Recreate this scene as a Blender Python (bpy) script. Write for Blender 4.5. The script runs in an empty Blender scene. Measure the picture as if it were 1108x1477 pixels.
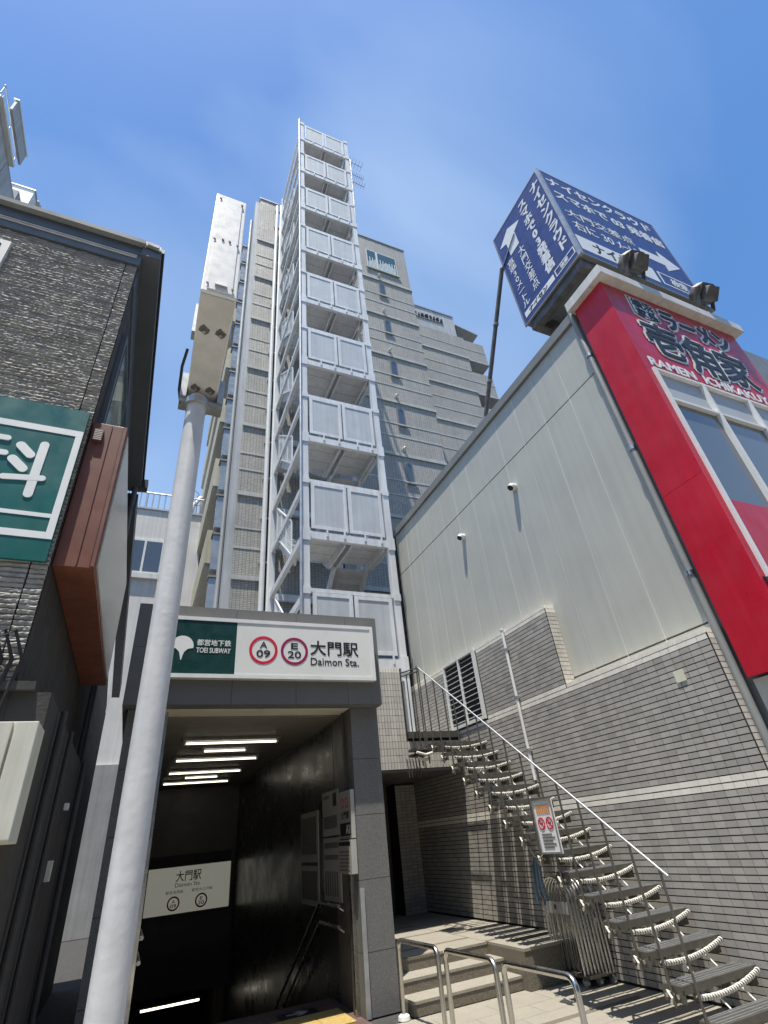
import bpy, bmesh, math, random
import numpy as np
from mathutils import Vector, Matrix
random.seed(7); RNG = np.random.default_rng(7)
SC = bpy.context.scene; COL = SC.collection
# ------------------------------------------------------------------ camera
PT, RL, YAW, FPX, CAMH = math.radians(32.55), math.radians(-6.25), math.radians(26.4), 730.0, 1.5
def cam_rot():
    B = np.array([[1,0,0],[0,0,-1],[0,1,0]], float)
    c, s = math.cos(YAW), math.sin(YAW); Ry = np.array([[c,-s,0],[s,c,0],[0,0,1]])
    c, s = math.cos(PT), math.sin(PT);   Rx = np.array([[1,0,0],[0,c,s],[0,-s,c]])
    c, s = math.cos(RL), math.sin(RL);   Rz = np.array([[c,-s,0],[s,c,0],[0,0,1]])
    return Rz @ Rx @ B @ Ry
RC = cam_rot()
cam = bpy.data.cameras.new('camera'); camo = bpy.data.objects.new('camera', cam); COL.objects.link(camo)
M = Matrix.Identity(4)
for i in range(3):
    M[i][0] = RC[0][i]; M[i][1] = -RC[1][i]; M[i][2] = -RC[2][i]
M[2][3] = CAMH
camo.matrix_world = M
cam.sensor_fit = 'HORIZONTAL'; cam.sensor_width = 36; cam.lens = FPX/1108*36; cam.clip_end = 2000; cam.clip_start = .05
SC.camera = camo
def proj(p):
    c = RC @ (np.array(p, float) - np.array([0,0,CAMH])); return 554+FPX*c[0]/c[2], 738.5+FPX*c[1]/c[2], c[2]
# ------------------------------------------------------------------ light
LIGHT = Vector((.18, .20, -1)).normalized()
EL = math.asin(-LIGHT.z); AZ = math.atan2(-LIGHT.x, -LIGHT.y)
w = bpy.data.worlds.new('World'); SC.world = w; w.use_nodes = True
nt = w.node_tree; nt.nodes.clear()
o = nt.nodes.new('ShaderNodeOutputWorld'); bg = nt.nodes.new('ShaderNodeBackground'); bg.inputs[1].default_value = .15
sky = nt.nodes.new('ShaderNodeTexSky'); sky.sky_type = 'NISHITA'; sky.sun_disc = False
sky.sun_elevation = EL; sky.sun_rotation = AZ; sky.altitude = 0; sky.air_density = 1.0; sky.dust_density = .5; sky.ozone_density = 3.5
# thin high cirrus, in the direction of the sky itself
tc = nt.nodes.new('ShaderNodeTexCoord'); mp = nt.nodes.new('ShaderNodeMapping')
mp.inputs['Scale'].default_value = (1.1, 1.7, 1.3); mp.inputs['Rotation'].default_value = (0, 0, math.radians(20)); mp.inputs['Location'].default_value = (.35, .1, 0)
nz = nt.nodes.new('ShaderNodeTexNoise'); nz.inputs['Scale'].default_value = 1.15; nz.inputs['Detail'].default_value = 5; nz.inputs['Roughness'].default_value = .42; nz.inputs['Distortion'].default_value = .5
cr = nt.nodes.new('ShaderNodeValToRGB'); cr.color_ramp.elements[0].position = .42; cr.color_ramp.elements[1].position = .78
cr.color_ramp.elements[0].color = (0,0,0,1); cr.color_ramp.elements[1].color = (.36,.36,.36,1)
mx = nt.nodes.new('ShaderNodeMix'); mx.data_type = 'RGBA'
mx.inputs[7].default_value = (4.6, 5.6, 6.5, 1)
L = nt.links.new
L(tc.outputs['Generated'], mp.inputs[0]); L(mp.outputs[0], nz.inputs[0]); L(nz.outputs[0], cr.inputs[0]); L(cr.outputs[0], mx.inputs[0])
hs = nt.nodes.new('ShaderNodeHueSaturation'); hs.inputs['Saturation'].default_value = 1.19; hs.inputs['Value'].default_value = 1.06
L(sky.outputs[0], hs.inputs['Color']); L(hs.outputs[0], mx.inputs[6]); L(mx.outputs[2], bg.inputs[0]); L(bg.outputs[0], o.inputs[0])
sl = bpy.data.lights.new('sun', 'SUN'); sl.energy = 5.0; sl.angle = math.radians(.5); sl.color = (1, .945, .85)
so = bpy.data.objects.new('sun', sl); COL.objects.link(so); so.rotation_euler = LIGHT.to_track_quat('-Z', 'Y').to_euler(); so.location = (0, 0, 60)
SC.view_settings.view_transform = 'Standard'; SC.view_settings.look = 'None'; SC.view_settings.gamma = 1
SC.view_settings.exposure = 0.45
# ------------------------------------------------------------------ helpers
class MB:
    def __init__(s): s.v = []; s.f = []
    def add(s, vs, fs):
        n = len(s.v); s.v += [tuple(v) for v in vs]; s.f += [tuple(i+n for i in f) for f in fs]; return s
    def box(s, x0, x1, y0, y1, z0, z1):
        if x0 > x1: x0, x1 = x1, x0
        if y0 > y1: y0, y1 = y1, y0
        if z0 > z1: z0, z1 = z1, z0
        return s.add([(x0,y0,z0),(x1,y0,z0),(x1,y1,z0),(x0,y1,z0),(x0,y0,z1),(x1,y0,z1),(x1,y1,z1),(x0,y1,z1)],
                     [(0,3,2,1),(4,5,6,7),(0,1,5,4),(1,2,6,5),(2,3,7,6),(3,0,4,7)])
    def obox(s, p0, p1, a, b, up=(0,0,1)):
        """bar from p0 to p1, a wide across, b along 'up'"""
        p0, p1 = Vector(p0), Vector(p1); d = (p1-p0).normalized(); up = Vector(up)
        r = d.cross(up)
        if r.length < 1e-4: r = d.cross(Vector((1,0,0)))
        r.normalize(); u = r.cross(d).normalized()
        vs = [p + r*(sx*a/2) + u*(sz*b/2) for p in (p0,p1) for sx, sz in ((-1,-1),(1,-1),(1,1),(-1,1))]
        return s.add(vs, [(0,1,2,3),(7,6,5,4),(0,4,5,1),(1,5,6,2),(2,6,7,3),(3,7,4,0)])
    def tube(s, pts, r, n=10, cap=True):
        pts = [Vector(p) for p in pts]; k = len(pts); rings = []; ref = None
        for i, p in enumerate(pts):
            d = (pts[min(i+1,k-1)] - pts[max(i-1,0)]).normalized()
            if ref is None:
                ref = d.cross(Vector((0,0,1)))
                if ref.length < 1e-3: ref = Vector((1,0,0))
            ref = (ref - d*ref.dot(d)).normalized(); b = d.cross(ref)
            rr = r[i] if isinstance(r, (list, tuple)) else r
            rings.append([p + (ref*math.cos(2*math.pi*j/n) + b*math.sin(2*math.pi*j/n))*rr for j in range(n)])
        vs = [v for ri in rings for v in ri]; fs = []
        for i in range(k-1):
            for j in range(n):
                fs.append((i*n+j, i*n+(j+1)%n, (i+1)*n+(j+1)%n, (i+1)*n+j))
        if cap: fs += [tuple(range(n))[::-1], tuple((k-1)*n+j for j in range(n))]
        return s.add(vs, fs)
    def prism(s, poly, org, u, v, depth):
        """extrude 2d poly (list of (a,b)) at org + a*u + b*v, by vector depth"""
        org, u, v, depth = Vector(org), Vector(u), Vector(v), Vector(depth); n = len(poly)
        vs = [org + u*a + v*b for a, b in poly]; vs += [p+depth for p in vs]
        return s.add(vs, [tuple(range(n)), tuple(range(2*n-1, n-1, -1))] + [(i, i+n, (i+1)%n+n, (i+1)%n) for i in range(n)])
    def mesh(s, name, bevel=0, smooth=False):
        me = bpy.data.meshes.new(name); me.from_pydata(s.v, [], s.f)
        bm = bmesh.new(); bm.from_mesh(me); bmesh.ops.recalc_face_normals(bm, faces=bm.faces)
        if bevel: bmesh.ops.bevel(bm, geom=list(bm.edges), offset=bevel, segments=2, profile=.6, affect='EDGES')
        bm.to_mesh(me); bm.free()
        if smooth:
            me.polygons.foreach_set('use_smooth', [True]*len(me.polygons))
            me.set_sharp_from_angle(angle=math.radians(40))
        return me
    def build(s, name, m, parent=None, bevel=0, smooth=False):
        return link(name, s.mesh(name, bevel, smooth), m, parent)
def link(name, me, m, parent=None, loc=None):
    ob = bpy.data.objects.new(name, me); COL.objects.link(ob)
    if m is not None and not me.materials: me.materials.append(m)
    if loc is not None: ob.location = loc
    if parent is not None: attach(ob, parent)
    return ob
POS = {}
def attach(ob, parent):
    ob.parent = parent; t = POS.get(parent.name)
    if t is None and parent.location.length > 0: t = parent.location.copy()
    if t is not None: ob.matrix_parent_inverse = Matrix.Translation(-Vector(t))
def tag(ob, label, cat, group=None):
    ob['label'] = label; ob['category'] = cat
    if group: ob['group'] = group
    return ob
def thing(name, label, cat, loc, group=None):
    e = bpy.data.objects.new(name, None); COL.objects.link(e); e.location = loc; e.empty_display_size = .2; POS[e.name] = loc
    return tag(e, label, cat, group)
def box(name, m, parent, *b, bevel=0): return MB().box(*b).build(name, m, parent, bevel)
def structure(ob): ob['kind'] = 'structure'; return ob
# ------------------------------------------------------------------ materials
MATS = {}
def mat(name, col, rough=.6, metal=0, var=.12, vs=3., bump=0., bs=60., streak=0., spec=.5, fine=0., rand=0., emit=0., coat=0.):
    m = bpy.data.materials.new(name); m.use_nodes = True; n = m.node_tree.nodes; l = m.node_tree.links.new
    b = n['Principled BSDF']; b.inputs['Roughness'].default_value = rough; b.inputs['Metallic'].default_value = metal
    b.inputs['Specular IOR Level'].default_value = spec; b.inputs['Coat Weight'].default_value = coat
    g = n.new('ShaderNodeNewGeometry'); pos = g.outputs['Position']
    val = None
    def noise(scale, detail=4, vec=None, rg=.55):
        t = n.new('ShaderNodeTexNoise'); t.inputs['Scale'].default_value = scale; t.inputs['Detail'].default_value = detail; t.inputs['Roughness'].default_value = rg
        l(vec if vec is not None else pos, t.inputs['Vector']); return t.outputs['Fac']
    def remap(x, lo, hi, a=.3, bb=.7):
        r = n.new('ShaderNodeMapRange'); r.inputs[1].default_value = a; r.inputs[2].default_value = bb; r.inputs[3].default_value = lo; r.inputs[4].default_value = hi
        l(x, r.inputs[0]); return r.outputs[0]
    def mul(a, bb):
        if a is None: return bb
        t = n.new('ShaderNodeMath'); t.operation = 'MULTIPLY'; l(a, t.inputs[0]); l(bb, t.inputs[1]); return t.outputs[0]
    if var: val = mul(val, remap(noise(vs, 6), 1-var, 1+var))
    if fine: val = mul(val, remap(noise(380, 2, rg=.5), 1-fine, 1+fine, .35, .65))
    if streak:
        mpn = n.new('ShaderNodeMapping'); mpn.inputs['Scale'].default_value = (9, 9, .35); l(pos, mpn.inputs[0])
        val = mul(val, remap(noise(1.0, 5, mpn.outputs[0]), 1-streak, 1+streak*.4, .35, .65))
    if rand:
        r1 = g.outputs['Random Per Island']; oi = n.new('ShaderNodeObjectInfo')
        ad = n.new('ShaderNodeMath'); ad.operation = 'ADD'; l(r1, ad.inputs[0]); l(oi.outputs['Random'], ad.inputs[1])
        fr = n.new('ShaderNodeMath'); fr.operation = 'FRACT'; l(ad.outputs[0], fr.inputs[0])
        val = mul(val, remap(fr.outputs[0], 1-rand, 1+rand, 0, 1))
    if val is not None:
        mxn = n.new('ShaderNodeVectorMath'); mxn.operation = 'SCALE'; mxn.inputs[0].default_value = col; l(val, mxn.inputs['Scale']); l(mxn.outputs[0], b.inputs['Base Color'])
        rr = remap(noise(vs*2.7, 3), max(.02, rough-.09), min(1, rough+.09)); l(rr, b.inputs['Roughness'])
    else: b.inputs['Base Color'].default_value = (*col, 1)
    if bump:
        bn = n.new('ShaderNodeBump'); bn.inputs['Strength'].default_value = bump; bn.inputs['Distance'].default_value = .01
        l(noise(bs, 5), bn.inputs['Height']); l(bn.outputs[0], b.inputs['Normal'])
    if emit: b.inputs['Emission Color'].default_value = (*col, 1); b.inputs['Emission Strength'].default_value = emit
    MATS[name] = m; return m
def tile_mat(name, col, joint, axis, tw=.1, th=.0525, streak=.12, jw=.007):
    """small facing tile of a facade too far off to tell its tiles apart"""
    m = mat(name, col, .55, var=.10, vs=.6, streak=streak); n = m.node_tree.nodes; l = m.node_tree.links.new
    b = n['Principled BSDF']; src = b.inputs['Base Color'].links[0].from_socket
    g = n.new('ShaderNodeNewGeometry'); sp = n.new('ShaderNodeSeparateXYZ'); l(g.outputs['Position'], sp.inputs[0])
    cb = n.new('ShaderNodeCombineXYZ'); l(sp.outputs[axis], cb.inputs[0]); l(sp.outputs[2], cb.inputs[1])
    br = n.new('ShaderNodeTexBrick'); br.offset = 0; br.inputs['Scale'].default_value = 1; br.inputs['Brick Width'].default_value = tw; br.inputs['Row Height'].default_value = th
    br.inputs['Mortar Size'].default_value = jw; br.inputs['Mortar Smooth'].default_value = .2
    br.inputs['Color1'].default_value = (1.08,1.08,1.08,1); br.inputs['Color2'].default_value = (.86,.86,.87,1); br.inputs['Mortar'].default_value = (joint,)*3+(1,)
    l(cb.outputs[0], br.inputs['Vector'])
    mm = n.new('ShaderNodeMix'); mm.data_type = 'RGBA'; mm.blend_type = 'MULTIPLY'; mm.inputs[0].default_value = 1
    l(src, mm.inputs[6]); l(br.outputs['Color'], mm.inputs[7]); l(mm.outputs[2], b.inputs['Base Color'])
    bn = n.new('ShaderNodeBump'); bn.inputs['Strength'].default_value = .7; bn.inputs['Distance'].default_value = .008; bn.invert = True
    l(br.outputs['Fac'], bn.inputs['Height']); l(bn.outputs[0], b.inputs['Normal'])
    return m
def granite_mat(name, dark, light, rough=.35, scale=170):
    m = mat(name, dark, rough, var=.1, vs=2, streak=.08); n = m.node_tree.nodes; l = m.node_tree.links.new
    b = n['Principled BSDF']; src = b.inputs['Base Color'].links[0].from_socket
    g = n.new('ShaderNodeNewGeometry'); t = n.new('ShaderNodeTexNoise'); t.inputs['Scale'].default_value = scale; t.inputs['Detail'].default_value = 3; t.inputs['Roughness'].default_value = .7
    l(g.outputs['Position'], t.inputs['Vector'])
    c = n.new('ShaderNodeValToRGB'); c.color_ramp.elements[0].position = .42; c.color_ramp.elements[1].position = .66
    l(t.outputs['Fac'], c.inputs[0]); mm = n.new('ShaderNodeMix'); mm.data_type = 'RGBA'
    l(c.outputs[0], mm.inputs[0]); l(src, mm.inputs[6]); mm.inputs[7].default_value = (*light, 1); l(mm.outputs[2], b.inputs['Base Color'])
    return m
def glass_mat(name, col, rough=.06):
    m = bpy.data.materials.new(name); m.use_nodes = True; b = m.node_tree.nodes['Principled BSDF']
    b.inputs['Base Color'].default_value = (*col, 1); b.inputs['Roughness'].default_value = rough; b.inputs['Specular IOR Level'].default_value = .9
    n = m.node_tree.nodes; l = m.node_tree.links.new
    t = n.new('ShaderNodeTexNoise'); t.inputs['Scale'].default_value = .8; g = n.new('ShaderNodeNewGeometry'); l(g.outputs['Position'], t.inputs['Vector'])
    bn = n.new('ShaderNodeBump'); bn.inputs['Strength'].default_value = .12; bn.inputs['Distance'].default_value = .05; l(t.outputs['Fac'], bn.inputs['Height']); l(bn.outputs[0], b.inputs['Normal'])
    MATS[name] = m; return m
mat('white_paint', (.72,.73,.72), .45, var=.05, vs=4, streak=.05)
mat('pole_paint', (.58,.58,.575), .38, var=.07, vs=6, bump=.25, bs=22, streak=.10)
mat('lamp_white', (.74,.74,.71), .42, var=.06, vs=5, streak=.08)
mat('tower_white', (.66,.67,.67), .5, var=.07, vs=2, streak=.14)
mat('tower_grey', (.58,.58,.57), .6, var=.08, vs=2, streak=.1)
mat('perforated', (.47,.49,.50), .6, var=.08, vs=2.2, fine=.18, streak=.1)
mat('steel', (.55,.54,.50), .28, 1, var=.04, vs=2)
mat('gutter_grey', (.24,.25,.24), .5, var=.1, vs=3)
mat('gate_steel', (.60,.60,.58), .3, .95, var=.05, vs=2)
mat('steel_dark', (.12,.112,.095), .5, .5, var=.2, vs=14, bump=.1)
mat('galv', (.40,.415,.425), .45, .6, var=.15, vs=8)
mat('rust_steel', (.16,.15,.14), .55, .5, var=.3, vs=7)
granite_mat('granite', (.11,.11,.107), (.22,.22,.21), .55)
granite_mat('granite_polished', (.022,.022,.023), (.035,.035,.035), .28)
granite_mat('granite_tan', (.255,.235,.192), (.37,.345,.29), .75, 90)
granite_mat('granite_brown', (.12,.105,.078), (.22,.195,.15), .75, 90)
mat('joint_dark', (.02,.02,.02), .9, var=.1)
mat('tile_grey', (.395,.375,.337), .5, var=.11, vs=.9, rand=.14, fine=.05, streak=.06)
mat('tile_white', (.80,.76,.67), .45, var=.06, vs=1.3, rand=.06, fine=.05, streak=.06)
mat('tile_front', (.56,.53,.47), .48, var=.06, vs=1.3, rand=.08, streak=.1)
mat('mortar', (.028,.026,.024), .95, var=.2, vs=20)
tile_mat('facade_tile_x', (.40,.385,.345), .42, 0)
tile_mat('facade_tile_y', (.36,.345,.29), .5, 1)
mat('facade_band', (.43,.43,.40), .6, var=.1, vs=2, streak=.12)
mat('facade_smooth', (.42,.43,.43), .6, var=.1, vs=1.2, streak=.18)
mat('facade_cream', (.50,.46,.33), .7, var=.12, vs=1.1, streak=.2)
mat('metal_panel', (.475,.475,.42), .42, var=.05, vs=1.2, streak=.06, bump=.03, bs=5)
mat('metal_trim', (.20,.205,.20), .45, var=.08)
mat('trim_light', (.62,.61,.57), .5, var=.08, vs=2, streak=.12)
mat('red_panel', (.50,.010,.028), .36, var=.08, vs=1.5, streak=.12)
mat('navy', (.030,.055,.20), .4, var=.08, vs=1.5, streak=.08)
mat('sign_white', (.78,.79,.77), .4, var=.04, vs=3)
mat('sign_cream', (.72,.74,.70), .35, var=.04, vs=2)
mat('panel_added_glow', (.74,.73,.62), .35, var=.05, vs=2, emit=.16)  # station sign face: faint emission added to brighten it
mat('sign_green', (.008,.045,.04), .3, var=.06)
mat('teal', (.012,.115,.105), .35, var=.08, vs=2, streak=.1)
mat('ink', (.012,.013,.018), .5, var=.05)
mat('ring_red', (.62,.015,.05), .4, var=.04); mat('ring_plum', (.30,.012,.085), .4, var=.04)
mat('siding', (.30,.295,.28), .72, var=.22, vs=9, fine=.2, streak=.1)
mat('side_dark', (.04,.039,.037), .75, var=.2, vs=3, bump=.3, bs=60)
mat('eave_grey', (.085,.098,.112), .45, var=.08, vs=2, streak=.06)
mat('brown', (.17,.06,.036), .5, var=.12, vs=4, streak=.14)
mat('cream_box', (.60,.59,.50), .5, var=.12, vs=3, streak=.2)
mat('stain', (.13,.12,.09), .8, var=.3, vs=30)
mat('plaster_white', (.66,.655,.63), .75, var=.07, vs=1.2, bump=.4, bs=4, streak=.10)
mat('concrete', (.36,.36,.35), .85, var=.12, vs=1.5, bump=.2, bs=25, streak=.15)
mat('asphalt', (.05,.05,.05), .9, var=.2, vs=8, bump=.5, bs=160)
mat('ceiling_dark', (.24,.225,.195), .6, var=.1); mat('soffit_cream', (.68,.64,.53), .6, var=.06)
mat('interior_wall', (.12,.116,.112), .4, var=.15, vs=2)
mat('interior_floor', (.12,.075,.065), .6, var=.2, vs=5)
mat('interior_panel', (.05,.05,.051), .3, var=.05, vs=1)
mat('tactile', (.42,.30,.10), .7, var=.2, vs=40)
mat('poster', (.38,.38,.345), .5, var=.06)
mat('poster_print', (.16,.16,.15), .6, var=.2, vs=60)
mat('rope', (.74,.71,.62), .85, var=.12, vs=30, bump=.4, bs=200)
mat('rope_core', (.05,.048,.045), .9, var=.2)
mat('orange_print', (.70,.25,.05), .6, var=.2, vs=50)
mat('blue_cloth', (.02,.055,.095), .8, var=.3, vs=40); mat('black_rubber', (.018,.018,.018), .7, var=.2, vs=20)
mat('tube_light', (1.0,.93,.76), .5, var=0, emit=2.2)
mat('curtain', (.62,.68,.66), .8, var=.1, vs=9); mat('blue_pane', (.30,.335,.36), .25, .2, var=.2, vs=2)
mat('yellow_plate', (.66,.66,.50), .5, var=.06); mat('sticker_blue', (.03,.14,.36), .4, var=.05)
glass_mat('glass_dark', (.018,.022,.026)); glass_mat('glass_blue', (.075,.095,.12)); glass_mat('glass_teal', (.05,.10,.10))
glass_mat('shop_glass', (.11,.135,.16), .05); mat('blind', (.42,.45,.47), .5, var=.06, vs=2)
glass_mat('acrylic', (.50,.49,.44), .18)
def G(n): return MATS[n]
# ------------------------------------------------------------------ lettering
CURVE = bpy.data.curves.new('lettering', 'FONT'); TOB = bpy.data.objects.new('lettering', CURVE); COL.objects.link(TOB)
def text(name, body, org, right, up, rect, m, parent, depth=.006, bold=0., keep=False, shear=0., lines=1.0, spacing=1.0, fat=0.):
    """letters fitted into rect (a0,a1,b0,b1) on the plane org + a*right + b*up, standing 'depth' proud"""
    c = CURVE; c.body = body; c.size = 1; c.offset = bold; c.shear = shear; c.space_line = lines; c.space_character = spacing; c.align_x = 'CENTER'; c.resolution_u = 3; c.extrude = 0
    bpy.context.view_layer.update()
    me = bpy.data.meshes.new_from_object(TOB.evaluated_get(bpy.context.evaluated_depsgraph_get()))
    n = len(me.vertices); co = np.zeros(n*3); me.vertices.foreach_get('co', co); co = co.reshape(-1, 3)
    lo, hi = co.min(0), co.max(0); a0, a1, b0, b1 = rect; sx = (a1-a0)/max(hi[0]-lo[0], 1e-6); sy = (b1-b0)/max(hi[1]-lo[1], 1e-6)
    if keep: sx = sy = min(sx, sy)
    cx, cy = (a0+a1)/2, (b0+b1)/2; mid = (lo+hi)/2
    org, right, up = Vector(org), Vector(right), Vector(up); nrm = right.cross(up)
    out = [org + right*(cx+(x-mid[0])*sx) + up*(cy+(y-mid[1])*sy) for x, y, _ in co]
    faces = [tuple(p.vertices) for p in me.polygons]; bpy.data.meshes.remove(me)
    m2 = bpy.data.meshes.new(name); nv = len(out)
    ec = {}
    for f in faces:
        for i in range(len(f)):
            e = (f[i], f[(i+1) % len(f)]); ec[tuple(sorted(e))] = ec.get(tuple(sorted(e)), []) + [e]
    sides = [(e[0][1], e[0][0], e[0][0]+nv, e[0][1]+nv) for e in ec.values() if len(e) == 1]
    mb = MB(); base = [tuple(p+nrm*depth) for p in out] + [tuple(p) for p in out]
    mb.add(base, faces + sides)
    if fat:     # heavier strokes: the same glyphs spread around their outline
        for j in range(8):
            dv = right*(fat*math.cos(j*math.pi/4)) + up*(fat*math.sin(j*math.pi/4)) - nrm*(.0004*(j+1))
            mb.add([tuple(Vector(p)+dv) for p in base], faces)
    m2.from_pydata(mb.v, [], mb.f)
    return link(name, m2, m, parent)
def plate(name, m, parent, org, right, up, rect, d0=0., d1=.006):
    org, right, up = Vector(org), Vector(right), Vector(up); n = right.cross(up); a0, a1, b0, b1 = rect
    return MB().prism([(a0,b0),(a1,b0),(a1,b1),(a0,b1)], org+n*d0, right, up, n*(d1-d0)).build(name, m, parent)
def shape(name, m, parent, org, right, up, poly, d0=0., d1=.006):
    org, right, up = Vector(org), Vector(right), Vector(up); n = right.cross(up)
    return MB().prism(poly, org+n*d0, right, up, n*(d1-d0)).build(name, m, parent)
def ring_poly(name, m, parent, org, right, up, c, ro, ri, d0, d1, n=48):
    org, right, up = Vector(org), Vector(right), Vector(up); nn = right.cross(up); mb = MB(); vs = []; fs = []
    for d in (d0, d1):
        for r in (ri, ro):
            for j in range(n):
                t = 2*math.pi*j/n; vs.append(org+nn*d+right*(c[0]+r*math.cos(t))+up*(c[1]+r*math.sin(t)))
    for j in range(n):
        k = (j+1) % n
        fs += [(2*n+j, 3*n+j, 3*n+k, 2*n+k), (n+j, n+k, 3*n+k, 3*n+j), (j, 2*n+j, 2*n+k, k), (j, k, n+k, n+j)]
    return mb.add(vs, fs).build(name, m, parent)
def frame(name, m, parent, org, right, up, rect, wd, d0, d1):
    a0, a1, b0, b1 = rect; org, right, up = Vector(org), Vector(right), Vector(up); n = right.cross(up); mb = MB()
    for r in ((a0,a1,b0,b0+wd), (a0,a1,b1-wd,b1), (a0,a0+wd,b0+wd,b1-wd), (a1-wd,a1,b0+wd,b1-wd)):
        mb.prism([(r[0],r[2]),(r[1],r[2]),(r[1],r[3]),(r[0],r[3])], org+n*d0, right, up, n*(d1-d0))
    return mb.build(name, m, parent)
RX, RXN, UZ, YN, YP = (1,0,0), (-1,0,0), (0,0,1), (0,-1,0), (0,1,0)
# ==================================================================  THE SETTING
g = MB(); S = 400
for x0, x1, y0, y1 in ((-S,.16,-S,S), (2.46,S,-S,S), (.16,2.46,-S,7.62), (.16,2.46,24,S)):
    g.add([(x0,y0,-.012),(x1,y0,-.012),(x1,y1,-.012),(x0,y1,-.012)], [(0,1,2,3)])
structure(g.build('ground', G('asphalt')))
pv = bpy.data.objects.new('pavement', MB().box(-16, 16, -3.6, 6.16, -.008, -.004).mesh('pavement')); pv.data.materials.append(G('granite_tan')); COL.objects.link(pv); structure(pv)
PW, PL = .60, .30
pm = MB().box(.002, PW-.002, .002, PL-.002, -.004, 0).mesh('paver'); pm.materials.append(G('granite_tan'))
sm = MB().box(.002, PW-.002, .002, .075, -.004, .0).mesh('paver_strip'); sm.materials.append(G('granite_brown'))
pm2 = MB().box(.002, PW-.002, .079, PL-.002, -.004, 0).mesh('paver_cut'); pm2.materials.append(G('granite_tan'))
yy = 3.0; k = 0
while yy < 6.1:
    xx = 2.0 - (k % 2)*.3
    while xx < 4.9:
        lw = PW
        if yy+PL < 6.16 and xx+PW < 4.93:
            if random.random() < .22:
                link('paver_strip', sm, None, pv, (xx, yy, 0)); link('paver', pm2, None, pv, (xx, yy, 0))
            else: link('paver', pm, None, pv, (xx, yy, 0))
        xx += PW
    yy += PL; k += 1
# unseen block added across the street, behind the viewer, to cut sky light
K = thing('unseen_opposite_block', 'unseen grey block with window rows, added across the street to cut sky light', 'building', (0, -22, 0))
box('wall', G('concrete'), K, -34, 36, -30, -18, 0, 17)
for r in range(4):
    for c in range(11): box('window', G('glass_dark'), K, -32+6.1*c, -28+6.1*c, -17.999, -17.97, 2+3.7*r, 4.2+3.7*r)
# ================================================================== SUBWAY ENTRANCE
E = thing('subway_entrance', 'dark granite subway entrance canopy with a stairway down', 'subway entrance', (1.27, 6.48, 0))
# fascia slabs, real joints between them
jx = [-.25, .12, .885, 1.655, 2.335, 2.80]
for i in range(5):
    for z0, z1, n_ in ((2.95, 3.59, 0), (3.594, 4.12, 1)):
        box('fascia_slab', G('granite'), E, jx[i]+.002, jx[i+1]-.002, 6.30, 6.34, z0, z1)
for z0, z1 in ((2.95,3.59),(3.594,4.12)):
    box('side_slab', G('granite'), E, 2.76, 2.80, 6.342, 8.6, z0, z1); box('side_slab', G('granite'), E, -.25, -.21, 6.342, 8.6, z0, z1)
box('canopy_core', G('joint_dark'), E, -.205, 2.755, 6.345, 8.6, 2.96, 4.10)
box('roof', G('concrete'), E, -.1, 2.7, 8.602, 24, 2.99, 3.6)
# soffit under the front overhang
for a, b in ((.195, 1.30), (1.305, 2.41)): box('soffit_panel', G('soffit_cream'), E, a, b, 6.49, 6.86, 2.940, 2.958)
box('soffit_edge', G('granite'), E, -.245, 2.795, 6.342, 6.486, 2.942, 2.958)
box('ceiling', G('ceiling_dark'), E, .18, 2.43, 6.9, 14.75, 2.93, 2.985)
# pillars of stacked slabs
for x0, x1 in ((-.19, .19), (2.42, 2.79)):
    zs = [0, .50, 1.12, 1.74, 2.34, 2.94]
    for i in range(5): box('pillar_slab', G('granite'), E, x0, x1, 6.48, 6.86, zs[i]+.0025, zs[i+1]-.0025)
    box('pillar_core', G('joint_dark'), E, x0+.01, x1-.01, 6.49, 6.855, 0, 2.93)
# walls of the stairwell
for x0, x1 in ((.0, .19), (2.42, 2.62)):
    box('inner_wall', G('interior_wall'), E, x0, x1, 6.862, 16, -4.2, 2.928)
    xs = x1 if x0 < 1 else x0
    for i in range(9):
        yy = 7.25 + i*.9
        box('wall_panel', G('interior_panel'), E, xs-.004 if x0 > 1 else xs, xs if x0 > 1 else xs+.004, yy, yy+.895, -.6 if yy < 9 else -2.4, 2.90)
box('drop_wall', G('interior_wall'), E, .19, 2.42, 14.75, 15.0, -.82, 2.99)
box('lower_ceiling', G('ceiling_dark'), E, .19, 2.30, 15.0, 23, -.82, -.70)
box('lower_back', G('interior_wall'), E, .0, 2.5, 23, 23.2, -4.2, -.7)
box('lower_floor', G('interior_floor'), E, .0, 2.5, 14.4, 23, -4.25, -4.15)
box('lower_wall', G('interior_wall'), E, 2.302, 2.5, 16, 23, -4.2, -.7); box('lower_wall', G('interior_wall'), E, 0, .188, 16, 23, -4.2, -.7)
box('entry_floor', G('interior_floor'), E, .19, 2.42, 6.2, 7.62, -.06, .0)
for i in range(25):
    y0 = 7.62 + i*.285; z = -.165*(i+1)
    box('stair_step', G('interior_floor'), E, .19, 2.42, y0, y0+.30, z-.25, z)
for x in (2.33, .27):
    for zr in (.88, .69):
        a = [(x, 6.95, zr), (x, 7.7, zr), (x, 14.5, zr-3.9)]
        MB().tube(a, .02, 10).build('handrail', G('steel'), E, smooth=True)
        for yb in (7.0,):
            MB().tube([(x, yb, zr), (x+(.07 if x > 1 else -.07), yb, zr-.05)], .012, 8).build('handrail_bracket', G('steel'), E, smooth=True)
box('shutter_guide', G('steel'), E, 2.375, 2.418, 6.64, 6.68, .002, 1.2); box('shutter_guide', G('steel_dark'), E, 2.385, 2.418, 6.72, 6.76, .002, 2.938)
box('shutter_guide', G('steel'), E, .192, .235, 6.60, 6.66, .002, 2.938)
box('corner_guard', G('galv'), E, 2.415, 2.465, 6.462, 6.478, .002, 1.05)
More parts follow.
